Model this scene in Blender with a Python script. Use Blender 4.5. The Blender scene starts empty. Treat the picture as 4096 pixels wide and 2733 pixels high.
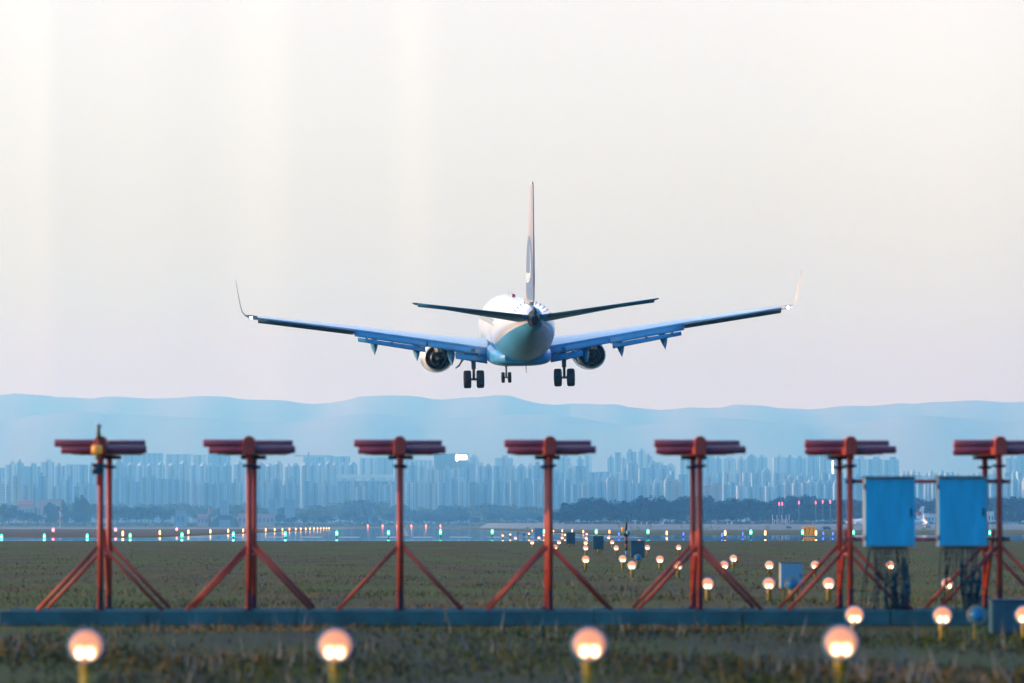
EXPOSURE = 1.15
HAZE = 2.0e-4
HAZE_COL = (.23, .60, .97)
HAZE_G = 0.62
GRASS = True
SKY_FRONT = [(0.0, (.40, .37, .29)), (.037, (.39, .372, .27)), (.055, (.405, .405, .265)), (.08, (.44, .432, .318)), (.105, (.472, .470, .395)), (.14, (.51, .498, .462)), (.2, (1.1, 1.1, 1.1)), (.38, (.75, .95, 1.1)), (.6, (.10, .28, .55)), (1, (.02, .13, .38))]
SKY_BACK = [(0.0, (.01, .17, .42)), (.15, (.01, .18, .46)), (.5, (.01, .15, .42)), (1, (.02, .13, .38))]
import bpy, math, random
import numpy as np
from mathutils import Matrix, Vector
random.seed(7)
S = bpy.context.scene
COL = S.collection
PI = math.pi
R = math.radians
# ------------------------------------------------------------------ camera model
FOC = 140.0
K = 36.0 / FOC / 4096.0          # tangent per pixel of the 4096 px wide photograph
EYE = 1.4
HOR = 2085.0
TH = math.atan((HOR - 1366.5) * K)
FWD = Vector((0, math.cos(TH), math.sin(TH)))
UPV = Vector((0, -math.sin(TH), math.cos(TH)))
def ray(x, y):
    d = FWD + Vector((1, 0, 0)) * ((x - 2048) * K) + UPV * ((1366.5 - y) * K)
    return d / d.y
def P(x, y, d):
    """world point that the photograph shows at pixel x, y at a distance d"""
    r = ray(x, y)
    return Vector((r.x * d, d, EYE + r.z * d))
BREAKS = [(-400, 0.0), (300, 0.0), (2900, -3.38), (3060, -1.2), (13000, -1.0)]
def terr(y):
    for (a, za), (b, zb) in zip(BREAKS, BREAKS[1:]):
        if y <= b:
            return za + (zb - za) * (y - a) / (b - a)
    return BREAKS[-1][1]
RC = (1618 - 2048) * K                        # runway heading: slope of its centre line in plan
def terr2(x, y):
    """terrain with the apron bank rising beyond the runway's far side"""
    if y > 1150 and x > RC * y + 60:
        return terr(1150) + (-.1 - terr(1150)) * min(1, (y - 1150) / 800)
    return terr(y)
def G(x, y, h=0.0, dmax=2890):
    """point h above the terrain on the line of sight of pixel x, y"""
    r = ray(x, y)
    lo, hi = 12.0, dmax
    for _ in range(60):
        m = 0.5 * (lo + hi)
        if EYE + r.z * m > terr2(r.x * m, m) + h: lo = m
        else: hi = m
    return Vector((r.x * lo, lo, EYE + r.z * lo))
def A(x, d):
    """ground point at distance d in pixel column x"""
    xw = (x - 2048) * K * d * math.cos(TH)
    return Vector((xw, d, terr2(xw, d)))
# ------------------------------------------------------------------ mesh helper
class MB:
    def __init__(s): s.v = []; s.f = []; s.m = []; s.sm = []
    def add(s, vs, fs, mi=0, smooth=False):
        o = len(s.v); s.v += [tuple(p) for p in vs]
        for f in fs:
            s.f.append(tuple(o + i for i in f)); s.m.append(mi); s.sm.append(smooth)
        return s
    def box(s, c, sz, mi=0, rot=None, taper=1.0):
        x, y, z = (k / 2 for k in sz); vs = []
        for k in (-1, 1):
            t = taper if k > 0 else 1.0
            for (i, j) in ((-1, -1), (1, -1), (1, 1), (-1, 1)):
                p = Vector((i * x * t, j * y * t, k * z))
                if rot is not None: p = rot @ p
                vs.append(p + Vector(c))
        return s.add(vs, [(3, 2, 1, 0), (4, 5, 6, 7), (0, 1, 5, 4), (1, 2, 6, 5), (2, 3, 7, 6), (3, 0, 4, 7)], mi)
    def lathe(s, prof, o=(0, 0, 0), axis=(0, 0, 1), n=20, mi=0, smooth=True, capa=True, capb=True, sq=1.0, lowz=1.0):
        """prof: list of (radius, t along the axis)"""
        a = Vector(axis).normalized(); q = a.to_track_quat('Z', 'Y')
        vs = []
        for r, t in prof:
            for k in range(n):
                w = 2 * PI * k / n
                p = q @ Vector((r * math.cos(w), r * math.sin(w) * sq, t)) 
                if p.z - a.z * t < 0: p.z = a.z * t + (p.z - a.z * t) * lowz
                vs.append(p + Vector(o))
        fs = []
        m = len(prof)
        for i in range(m - 1):
            for k in range(n):
                k2 = (k + 1) % n
                fs.append((i * n + k, i * n + k2, (i + 1) * n + k2, (i + 1) * n + k))
        s.add(vs, fs, mi, smooth)
        b = len(s.v) - len(vs)
        if capa: s.f.append(tuple(b + k for k in reversed(range(n)))); s.m.append(mi); s.sm.append(False)
        if capb: s.f.append(tuple(b + (m - 1) * n + k for k in range(n))); s.m.append(mi); s.sm.append(False)
        return s
    def tube(s, p, q, r, r2=None, n=12, mi=0):
        p = Vector(p); q = Vector(q); L = (q - p).length
        return s.lathe([(r, 0), (r if r2 is None else r2, L)], p, q - p, n, mi)
    def path(s, pts, r, n=6, mi=0):
        for a, b in zip(pts, pts[1:]): s.tube(a, b, r, None, n, mi)
        return s
    def ball(s, c, r, n=14, mi=0, sz=1.0, axis=(0, 0, 1)):
        m = max(6, n // 2)
        prof = [(max(1e-4, r * math.sin(PI * i / m)), -r * sz * math.cos(PI * i / m)) for i in range(m + 1)]
        return s.lathe(prof, c, axis, n, mi, True, False, False)
    def loft(s, secs, mi=0, smooth=True, closed=True, capa=True, capb=True):
        n = len(secs[0]); vs = [p for sec in secs for p in sec]; fs = []
        for i in range(len(secs) - 1):
            for k in range(n if closed else n - 1):
                k2 = (k + 1) % n
                fs.append((i * n + k, i * n + k2, (i + 1) * n + k2, (i + 1) * n + k))
        s.add(vs, fs, mi, smooth)
        b = len(s.v) - len(vs)
        if closed and capa: s.f.append(tuple(b + k for k in reversed(range(n)))); s.m.append(mi); s.sm.append(False)
        if closed and capb: s.f.append(tuple(b + (len(secs) - 1) * n + k for k in range(n))); s.m.append(mi); s.sm.append(False)
        return s
    def build(s, name, mats, parent=None, loc=None, bevel=0, fix=True):
        me = bpy.data.meshes.new(name)
        me.from_pydata(s.v, [], s.f)
        if not isinstance(mats, (list, tuple)): mats = [mats]
        for m in mats: me.materials.append(m)
        me.polygons.foreach_set('material_index', s.m)
        me.polygons.foreach_set('use_smooth', s.sm)
        me.update()
        if fix and len(s.f) < 60000:
            import bmesh
            bm = bmesh.new(); bm.from_mesh(me)
            bmesh.ops.recalc_face_normals(bm, faces=bm.faces)
            bm.to_mesh(me); bm.free()
        o = bpy.data.objects.new(name, me); COL.objects.link(o)
        if parent: o.parent = parent
        if loc is not None: o.location = loc
        if bevel:
            b = o.modifiers.new('edge', 'BEVEL'); b.width = bevel; b.segments = 2; b.limit_method = 'ANGLE'; b.angle_limit = R(40)
        return o
def tag(o, label=None, cat=None, group=None, kind=None):
    if label: o['label'] = label
    if cat: o['category'] = cat
    if group: o['group'] = group
    if kind: o['kind'] = kind
    return o
def empty(name, loc=(0, 0, 0), rz=0.0):
    o = bpy.data.objects.new(name, None); COL.objects.link(o)
    o.location = loc; o.rotation_euler = (0, 0, rz); o.empty_display_size = 0.2
    return o
KIDS = {}
def copy_tree(o, parent=None):
    if not KIDS.get('n') or KIDS['n'] != len(bpy.data.objects):
        KIDS.clear()
        for q in bpy.data.objects:
            if q.parent: KIDS.setdefault(q.parent.name, []).append(q)
    def rec(a, par):
        c = a.copy(); COL.objects.link(c)
        if par: c.parent = par
        for ch in KIDS.get(a.name, []): rec(ch, c)
        return c
    c = rec(o, parent)
    return c
ORD = 'first second third fourth fifth sixth seventh eighth ninth tenth eleventh twelfth thirteenth fourteenth fifteenth sixteenth seventeenth eighteenth nineteenth twentieth'.split()
def ordn(i):
    if i < 20: return ORD[i]
    t = {2: 'twenty', 3: 'thirty', 4: 'forty', 5: 'fifty'}[(i + 1) // 10]
    u = (i + 1) % 10
    return t + '-' + ORD[u - 1] if u else {'twenty': 'twentieth', 'thirty': 'thirtieth', 'forty': 'fortieth', 'fifty': 'fiftieth'}[t]
def lin(r, g, b):
    f = lambda c: (c / 255 / 12.92) if c / 255 <= 0.04045 else ((c / 255 + 0.055) / 1.055) ** 2.4
    return (f(r), f(g), f(b))
# ------------------------------------------------------------------ materials
def mat(name, col, rough=0.6, metal=0.0, var=0.15, scale=4.0, col2=None, coat=0.0, stretch=(1, 1, 1), bump=0.0, emit=None, es=0.0, spec=0.5, detail=4.0):
    m = bpy.data.materials.new(name); m.use_nodes = True
    nt = m.node_tree; N = nt.nodes; L = nt.links
    b = N['Principled BSDF']
    tc = N.new('ShaderNodeTexCoord'); mp = N.new('ShaderNodeMapping'); mp.inputs['Scale'].default_value = stretch
    L.new(tc.outputs['Object'], mp.inputs['Vector'])
    nz = N.new('ShaderNodeTexNoise'); nz.inputs['Scale'].default_value = scale; nz.inputs['Detail'].default_value = detail; nz.inputs['Roughness'].default_value = 0.6
    L.new(mp.outputs[0], nz.inputs['Vector'])
    cr = N.new('ShaderNodeValToRGB'); cr.color_ramp.elements[0].position = 0.32; cr.color_ramp.elements[1].position = 0.68
    c2 = col2 if col2 else tuple(c * (1 - var * 2) for c in col)
    c1 = col if col2 else tuple(min(1, c * (1 + var * 0.4)) for c in col)
    cr.color_ramp.elements[0].color = (*c2, 1); cr.color_ramp.elements[1].color = (*c1, 1)
    L.new(nz.outputs['Fac'], cr.inputs['Fac']); L.new(cr.outputs['Color'], b.inputs['Base Color'])
    b.inputs['Roughness'].default_value = rough; b.inputs['Metallic'].default_value = metal
    b.inputs['Coat Weight'].default_value = coat; b.inputs['Specular IOR Level'].default_value = spec
    if bump:
        bp = N.new('ShaderNodeBump'); bp.inputs['Strength'].default_value = bump
        L.new(nz.outputs['Fac'], bp.inputs['Height']); L.new(bp.outputs[0], b.inputs['Normal'])
    if emit:
        b.inputs['Emission Color'].default_value = (*emit, 1); b.inputs['Emission Strength'].default_value = es
    return m
M = {}
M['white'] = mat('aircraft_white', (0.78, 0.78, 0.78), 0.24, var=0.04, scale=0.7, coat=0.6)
M['wing'] = mat('wing_skylit_blue', (0.25, 0.50, 0.68), 0.38, var=0.1, scale=0.9, coat=0.2)  # blue skylight on the wings put into their colour
M['flap'] = mat('flap_shade_blue', (0.05, 0.27, 0.44), 0.5, var=0.12, scale=1.6)  # flaps too: shaded skylight painted in as a deeper blue
M['dark'] = mat('dark_metal', (0.035, 0.04, 0.05), 0.5, metal=0.3)
M['black'] = mat('matt_black', (0.012, 0.013, 0.016), 0.7)
M['hot'] = mat('exhaust_metal', (0.10, 0.095, 0.09), 0.42, metal=0.8)
M['strut'] = mat('gear_grey', (0.16, 0.18, 0.2), 0.5, metal=0.2)
M['tyre'] = mat('tyre_rubber', (0.014, 0.015, 0.018), 0.8)
M['rim'] = mat('wheel_rim', (0.3, 0.31, 0.33), 0.4, metal=0.6)
M['emblem'] = mat('fin_blue_grey', (0.14, 0.21, 0.34), 0.4, var=0.05)
M['red'] = mat('mast_red', (0.58, 0.055, 0.024), 0.55, var=0.22, scale=3, coat=0.1, detail=8)
M['wine'] = mat('dipole_wine_red', (0.33, 0.06, 0.085), 0.4, var=0.1, scale=5, coat=0.3)
M['clamp'] = mat('clamp_steel', (0.03, 0.035, 0.06), 0.5, metal=0.5)
M['cab'] = mat('cabinet_shade_blue', (0.03, 0.52, 0.78), 0.6, var=0.13, scale=3, stretch=(3, 3, .5))  # blue skylight on the shaded fronts put into the door colour
M['cabside'] = mat('cabinet_lit_side', (0.62, 0.60, 0.56), 0.45, var=0.1, metal=0.1)  # pale tone paints the sunlit sides of the shells
M['cable'] = mat('cable_sheath', (0.02, 0.04, 0.055), 0.6)
M['beam'] = mat('beam_concrete', (0.035, 0.14, 0.15), 0.75, var=0.22, scale=2.0, bump=0.2)
M['yellow'] = mat('post_yellow', (0.40, 0.26, 0.012), 0.6, var=0.2, scale=8)
M['housing'] = mat('lamp_housing', (0.05, 0.28, 0.42), 0.45, var=0.1)
M['amber'] = mat('amber_lens', (0.95, 0.42, 0.04), 0.35, emit=(1, .42, .05), es=.10)  # unlit lens; slight glow added to brighten its colour
M['dklens'] = mat('blue_dark_lens', (0.03, 0.22, 0.40), 0.25, coat=0.5)
M['tanrim'] = mat('tan_rim', (0.34, 0.27, 0.2), 0.5)
def emitmat(name, col, es):
    return mat(name, tuple(min(.8, c * .5) for c in col), 0.3, emit=col, es=es)
M['lens'] = emitmat('glowing_lens', (1.0, 0.38, 0.19), 0.40)
M['bulb'] = emitmat('lamp_reflector_glow', (1.0, 0.54, 0.19), 1.35)
M['fil'] = emitmat('hot_filament', (1.0, 0.80, 0.55), 3.2)
M['green'] = emitmat('green_lamp', (0.03, 1.0, 0.42), 2.2)
M['greenc'] = emitmat('green_core', (0.45, 1.0, 0.72), 2.6)
M['rlamp'] = emitmat('red_lamp', (1.0, 0.06, 0.09), 3.0)
M['rcore'] = emitmat('red_core', (1.0, 0.62, 0.6), 3.0)
M['olamp'] = emitmat('warm_edge_lamp', (1.0, 0.42, 0.14), 2.6)
M['blamp'] = emitmat('blue_taxi_lamp', (0.04, 0.10, 1.0), 2.4)
M['wlamp'] = emitmat('white_strobe', (1.0, 0.97, 0.92), 40)
M['rlamp2'] = emitmat('pole_red_lamp', (1.0, 0.10, 0.14), 2.0)
M['signglow'] = emitmat('white_sign_glow', (0.92, 0.98, 1.0), 3.0)
# ------------------------------------------------------------------ light, sky, camera
SUN_EL, SUN_AZ = R(7), R(-92)            # azimuth from +Y, negative = to the west (picture left)
sd = Vector((math.sin(SUN_AZ) * math.cos(SUN_EL), math.cos(SUN_AZ) * math.cos(SUN_EL), math.sin(SUN_EL)))
ld = bpy.data.lights.new('sun', 'SUN'); ld.energy = 2.0; ld.angle = R(0.6); ld.color = (1.0, 0.80, 0.60)
lo = bpy.data.objects.new('sun', ld); COL.objects.link(lo); lo.rotation_euler = sd.to_track_quat('Z', 'Y').to_euler()
W = bpy.data.worlds.new('World'); S.world = W; W.use_nodes = True
nt = W.node_tree; N = nt.nodes; L = nt.links
bg = N['Background']; bg.inputs['Strength'].default_value = 0.1
sky = N.new('ShaderNodeTexSky'); sky.sky_type = 'NISHITA'; sky.sun_disc = False
sky.sun_elevation = SUN_EL; sky.sun_rotation = SUN_AZ; sky.dust_density = 3.0; sky.ozone_density = 4.0; sky.air_density = 1.2
geo = N.new('ShaderNodeNewGeometry'); sep = N.new('ShaderNodeSeparateXYZ')
tcw = N.new('ShaderNodeTexCoord'); L.new(tcw.outputs['Generated'], sep.inputs[0])
def ramp(els):
    r = N.new('ShaderNodeValToRGB'); e = r.color_ramp.elements
    while len(e) < len(els): e.new(0.5)
    for k, (p, c) in zip(e, els): k.position = p; k.color = (*[v for v in c], 1)
    return r
# hand-set sky: warm white low in the north; bright band above view, deep blue overhead and behind added as fill (values are tenths of the radiance)
front = ramp(SKY_FRONT)
back = ramp(SKY_BACK)
L.new(sep.outputs['Z'], front.inputs['Fac']); L.new(sep.outputs['Z'], back.inputs['Fac'])
az = N.new('ShaderNodeMapRange'); az.inputs['From Min'].default_value = -0.55; az.inputs['From Max'].default_value = 0.45; az.interpolation_type = 'SMOOTHSTEP'
dirn = N.new('ShaderNodeVectorMath'); dirn.operation = 'DOT_PRODUCT'; dirn.inputs[1].default_value = (-0.8, 0.6, 0.0)
L.new(tcw.outputs['Generated'], dirn.inputs[0]); L.new(dirn.outputs['Value'], az.inputs['Value'])
mx = N.new('ShaderNodeMix'); mx.data_type = 'RGBA'
L.new(az.outputs[0], mx.inputs['Factor']); L.new(back.outputs['Color'], mx.inputs['A']); L.new(front.outputs['Color'], mx.inputs['B'])
# very faint streaks in the sky gradient
nz = N.new('ShaderNodeTexNoise'); nz.inputs['Scale'].default_value = 3.0; nz.inputs['Detail'].default_value = 3
mpw = N.new('ShaderNodeMapping'); mpw.inputs['Scale'].default_value = (5, 1, 6)
L.new(tcw.outputs['Generated'], mpw.inputs['Vector']); L.new(mpw.outputs[0], nz.inputs['Vector'])
mr = N.new('ShaderNodeMapRange'); mr.inputs['To Min'].default_value = 9.75; mr.inputs['To Max'].default_value = 10.25
L.new(nz.outputs['Fac'], mr.inputs['Value'])
sc = N.new('ShaderNodeVectorMath'); sc.operation = 'SCALE'
L.new(mx.outputs['Result'], sc.inputs[0]); L.new(mr.outputs[0], sc.inputs['Scale'])
mx2 = N.new('ShaderNodeMix'); mx2.data_type = 'RGBA'; mx2.inputs['Factor'].default_value = 0.9
L.new(sky.outputs['Color'], mx2.inputs['A']); band = N.new('ShaderNodeValToRGB'); be = band.color_ramp.elements; band.color_ramp.interpolation = 'EASE'
BANDS = [(0, 1.02), (.045, 1.035), (.062, 1.004), (.13, 1.012), (.19, 1.0), (.262, 1.028), (.298, 1.0), (.37, 1.0), (.403, 1.022), (.44, .995), (.7, 1.0), (.93, 1.02), (1, 1.01)]  # bright upright bands painted into the sky, imitating a blurred near fence
while len(be) < len(BANDS): be.new(.5)
for k_, (q, v) in zip(be, BANDS): k_.position = q; k_.color = ((v - .98) * 10,) * 3 + (1,)
bx = N.new('ShaderNodeMapRange'); bx.inputs['From Min'].default_value = -.1286; bx.inputs['From Max'].default_value = .1286
L.new(sep.outputs['X'], bx.inputs['Value']); L.new(bx.outputs[0], band.inputs['Fac'])
bs = N.new('ShaderNodeMath'); bs.operation = 'MULTIPLY_ADD'; bs.inputs[1].default_value = .25; bs.inputs[2].default_value = .95
L.new(band.outputs['Color'], bs.inputs[0])
sc2 = N.new('ShaderNodeVectorMath'); sc2.operation = 'SCALE'; L.new(sc.outputs['Vector'], sc2.inputs[0]); L.new(bs.outputs[0], sc2.inputs['Scale'])
L.new(sc2.outputs['Vector'], mx2.inputs['B'])
L.new(mx2.outputs['Result'], bg.inputs['Color'])
cd = bpy.data.cameras.new('camera'); cam = bpy.data.objects.new('camera', cd); COL.objects.link(cam)
cam.location = (0, 0, EYE); cam.rotation_euler = (PI / 2 + TH, 0, 0)
cd.lens = FOC; cd.sensor_width = 36; cd.clip_start = 0.5; cd.clip_end = 40000
cd.dof.use_dof = True; cd.dof.focus_distance = 248; cd.dof.aperture_fstop = 2.2
S.camera = cam
S.view_settings.view_transform = 'Standard'; S.view_settings.look = 'None'; S.view_settings.exposure = EXPOSURE; S.view_settings.gamma = 1
S.cycles.volume_bounces = 4; S.cycles.max_bounces = 10; S.cycles.diffuse_bounces = 3; S.cycles.use_denoising = True
# ------------------------------------------------------------------ air
if HAZE > 0:
    hz = MB().box((0, 6300, 199), (9000, 13600, 402.0)); o = hz.build('haze', [], None)
    hm = bpy.data.materials.new('air'); hm.use_nodes = True; n2 = hm.node_tree; n2.nodes.clear()
    out = n2.nodes.new('ShaderNodeOutputMaterial'); pv = n2.nodes.new('ShaderNodeVolumePrincipled')
    pv.inputs['Color'].default_value = (*HAZE_COL, 1); pv.inputs['Absorption Color'].default_value = (1, 1, 1, 1); pv.inputs['Density'].default_value = HAZE; pv.inputs['Anisotropy'].default_value = HAZE_G
    n2.links.new(pv.outputs[0], out.inputs['Volume'])
    o.data.materials.append(hm)
    tag(o, 'pale blue evening haze thickening toward the city', 'haze', kind='stuff')
    o.location.z = -4.0 + 0.0
# ------------------------------------------------------------------ ground
def gmat(name, c1, c2, c3, c4, s1, s2, rough=0.95):
    m = bpy.data.materials.new(name); m.use_nodes = True; nt = m.node_tree; N = nt.nodes; L = nt.links; b = N['Principled BSDF']
    tc = N.new('ShaderNodeTexCoord')
    def nz(scale, st, det=5):
        mp = N.new('ShaderNodeMapping'); mp.inputs['Scale'].default_value = st; L.new(tc.outputs['Object'], mp.inputs['Vector'])
        n = N.new('ShaderNodeTexNoise'); n.inputs['Scale'].default_value = scale; n.inputs['Detail'].default_value = det; n.inputs['Roughness'].default_value = 0.65
        L.new(mp.outputs[0], n.inputs['Vector']); return n
    a = nz(s1, (1, 0.28, 1)); d = nz(s2, (1, 0.35, 1), 6); e = nz(s1 * 0.37, (1, 0.25, 1), 3)
    r1 = N.new('ShaderNodeValToRGB'); r1.color_ramp.elements[0].position = .35; r1.color_ramp.elements[1].position = .65
    r1.color_ramp.elements[0].color = (*c1, 1); r1.color_ramp.elements[1].color = (*c2, 1)
    L.new(a.outputs['Fac'], r1.inputs['Fac'])
    r2 = N.new('ShaderNodeValToRGB'); r2.color_ramp.elements[0].position = .5; r2.color_ramp.elements[1].position = .68
    L.new(d.outputs['Fac'], r2.inputs['Fac'])
    mx = N.new('ShaderNodeMix'); mx.data_type = 'RGBA'; mx.inputs['B'].default_value = (*c3, 1)
    L.new(r2.outputs['Color'], mx.inputs['Factor']); L.new(r1.outputs['Color'], mx.inputs['A'])
    r3 = N.new('ShaderNodeValToRGB'); r3.color_ramp.elements[0].position = .46; r3.color_ramp.elements[1].position = .62
    L.new(e.outputs['Fac'], r3.inputs['Fac'])
    mx2 = N.new('ShaderNodeMix'); mx2.data_type = 'RGBA'; mx2.inputs['B'].default_value = (*c4, 1)
    L.new(r3.outputs['Color'], mx2.inputs['Factor']); L.new(mx.outputs['Result'], mx2.inputs['A'])
    L.new(mx2.outputs['Result'], b.inputs['Base Color']); b.inputs['Roughness'].default_value = rough
    b.inputs['Specular IOR Level'].default_value = 0.1
    return m
M['field'] = gmat('rough_field', (.108, .072, .009), (.044, .035, .015), (.155, .09, .045), (.075, .085, .007), 0.5, 3.0)
M['dry'] = gmat('dry_grass', (.16, .082, .05), (.12, .075, .06), (.2, .12, .08), (.12, .10, .05), 0.02, 0.11)
M['olive'] = gmat('olive_grass', (.12, .11, .06), (.09, .10, .05), (.16, .13, .1), (.10, .115, .05), 0.02, 0.11)
def asphalt(name, col, rough):
    m = mat(name, col, rough, var=0.15, scale=0.06, stretch=(1, .3, 1), spec=0.3)
    return m
M['wet'] = asphalt('wet_pavement', (.02, .06, .10), 0.02)
M['runway'] = asphalt('runway_asphalt', (.03, .08, .12), 0.03)
M['paint'] = mat('marking_paint', (.26, .28, .30), 0.5)
YS = [-400, 0, 30, 60, 100, 150, 200, 250, 300, 400, 600, 900, 1300, 1800, 2400, 2900, 3060, 4000, 6000, 9000, 12900]
def strip(name, m, fx0, fx1, y0, y1, dz, kind='structure', label=None, cat=None):
    ys = [y0] + [y for y in YS if y0 < y < y1] + [y1]
    b = MB(); vs = []
    for y in ys: vs += [(fx0(y), y, terr(y) + dz), (fx1(y), y, terr(y) + dz)]
    b.add(vs, [(2 * i, 2 * i + 1, 2 * i + 3, 2 * i + 2) for i in range(len(ys) - 1)])
    o = b.build(name, m, fix=False); tag(o, label, cat, kind=kind); return o
strip('ground', M['field'], lambda y: -4400, lambda y: 4400, -390, 12900, 0, label='dark rough grass field around the runway end', cat='ground')
rx = lambda y, lat: RC * y + lat              # lateral position lat at distance y
strip('dry_verge', M['dry'], lambda y: -1500, lambda y: rx(y, -27), 352, 2890, 0.004, label='reddish dry grass verge beside the runway', cat='verge')
strip('far_verge', M['olive'], lambda y: rx(y, 27), lambda y: 1500, 440, 2890, 0.004, label='olive grass verge beyond the taxiway', cat='verge')
strip('taxiway', M['wet'], lambda y: -400, lambda y: rx(y, -22), 280, 352, 0.008, label='wet blue taxiway pavement crossing before the runway', cat='taxiway')
strip('taxiway', M['wet'], lambda y: rx(y, 22), lambda y: 400, 284, 440, 0.008, label='wet blue pavement band behind the red approach masts', cat='taxiway')
strip('runway', M['runway'], lambda y: rx(y, -22), lambda y: rx(y, 22), 279, 2840, 0.008, label='long hazy runway leading to the far trees', cat='runway')
M['apron'] = asphalt('apron_concrete', (.13, .125, .15), 0.7)
ab = MB(); vs = []
for y in (1150, 1350, 1550, 1750, 1950, 2400, 2890):
    x0 = rx(y, 60) + .05
    vs += [(x0 - 6, y, terr(y) - .05), (x0, y, terr2(x0 + .1, y) + .008), (1500, y, terr2(1500, y) + .008)]
ab.add(vs, [(3 * i_ + k, 3 * i_ + k + 1, 3 * i_ + k + 4, 3 * i_ + k + 3) for i_ in range(6) for k in (0, 1)])
tag(ab.build('apron', M['apron'], fix=False), 'pale apron far behind the grass', 'apron', kind='structure')
strip('dark_ground', gmat('dark_field', (.045, .045, .016), (.024, .028, .018), (.075, .056, .036), (.05, .06, .010), 0.7, 4.0), lambda y: -40, lambda y: 40, 24, 51, 0.004, label='darker ground in front of the concrete beam', cat='ground')  # sheet of darker field colour over the nearest ground
strip('far_road', asphalt('pale_road', (.26, .2, .22), 0.6), lambda y: -1300, lambda y: rx(y, -27), 1700, 2500, 0.008, label='pale service ground in front of the far trees', cat='road')
# threshold and edge painting on the runway
mk = MB()
for i in range(-6, 6):
    x0 = i * 3.4 + 0.8
    ys = (352, 382)
    mk.add([(rx(y, l), y, terr(y) + .013) for y in ys for l in (x0, x0 + 1.8)], [(0, 1, 3, 2)])
for y in range(420, 2700, 60):
    mk.add([(rx(q, l), q, terr(q) + .013) for q in (y, y + 30) for l in (-.45, .45)], [(0, 1, 3, 2)])
for l in (-21, 21):
    ys = [352, 600, 900, 1300, 1800, 2400, 2800]
    mk.add([(rx(q, l + e), q, terr(q) + .013) for q in ys for e in (-.45, .45)], [(2 * i, 2 * i + 1, 2 * i + 3, 2 * i + 2) for i in range(len(ys) - 1)])
tag(mk.build('runway_markings', M['paint'], fix=False), 'white painted stripes on the hazy runway', 'markings', kind='structure')
# ------------------------------------------------------------------ grass: tufts, uncountable
def grass(name, n, y0, y1, hmin, hmax, wid, cols, seed, skew=1.0, patch=0.0):
    rng = np.random.default_rng(seed)
    u = rng.random(n)
    y = 1 / (1 / y0 + u * (1 / y1 - 1 / y0))      # even cover in distance as seen from the path
    half = 0.146 * y + 1.5
    x = (rng.random(n) * 2 - 1) * half
    keep = np.sin(x * 1.1 + np.sin(y * .31) * 2) + np.sin(y * .53 + x * .4) + rng.normal(0, 1, n) > patch
    x = x[keep]; y = y[keep]; n = len(x)
    z = np.array([terr(v) for v in y])
    a = rng.random(n) * PI; h = hmin + (hmax - hmin) * rng.random(n) ** 1.6
    w = wid * (.6 + .8 * rng.random(n)); lean = rng.normal(0, .25, (n, 2)) * h[:, None]
    V = np.zeros((n, 3, 3)); dx = np.cos(a) * w; dy = np.sin(a) * w
    V[:, 0] = np.stack([x - dx, y - dy, z - .01], 1); V[:, 1] = np.stack([x + dx, y + dy, z - .01], 1)
    V[:, 2] = np.stack([x + lean[:, 0], y + lean[:, 1], z + h], 1)
    me = bpy.data.meshes.new(name); me.vertices.add(n * 3); me.vertices.foreach_set('co', V.reshape(-1))
    me.loops.add(n * 3); me.loops.foreach_set('vertex_index', np.arange(n * 3)); me.polygons.add(n)
    me.polygons.foreach_set('loop_start', np.arange(n) * 3); me.polygons.foreach_set('loop_total', np.full(n, 3))
    ph = [rng.random(2) * 6.28 for _ in range(6)]; fr = [(.22, .05), (.5, .12), (.13, .21), (.9, .3), (1.7, .5), (.35, .09)]
    cl = sum(np.sin(x * f0 + q[0] + 1.5 * np.sin(y * f1 * .7)) * np.sin(y * f1 + q[1] + np.sin(x * f0 * .6)) for (f0, f1), q in zip(fr, ph)) * .75
    cl = np.clip(cl + rng.normal(0, .24, n), -1, 1); near = (y < 50) & (rng.random(n) < .4); cl = np.where(near, .25, cl); h = h * (1 + .5 * np.clip(cl, -1, .6))
    V[:, 2, 2] = z + h
    idx = np.digitize(cl, np.linspace(-1, 1, len(cols) + 1)[1:-1])
    for c in cols: me.materials.append(c)
    me.polygons.foreach_set('material_index', idx.astype(np.int32)); me.update(); me.validate()
    o = bpy.data.objects.new(name, me); COL.objects.link(o); return o
GR = [mat('grass_dry', (.21, .13, .055), .9, spec=.1), mat('grass_olive', (.14, .09, .010), .9, spec=.1), mat('grass_dark', (.045, .042, .022), .9, spec=.1), mat('grass_green', (.085, .10, .008), .9, spec=.1)]
if GRASS:
    tag(grass('meadow_grass', 150000, 30, 300, .012, .07, .016, GR, 1), 'short rough grass with dry tufts over the whole near field', 'grass', kind='stuff')
    tag(grass('weed_stems', 5000, 32, 140, .15, .32, .006, [GR[0], mat('seed_heads', (.3, .29, .27), .9), GR[1]], 2, patch=.6), 'taller pale weed stems scattered through the field', 'weeds', kind='stuff')
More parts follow.
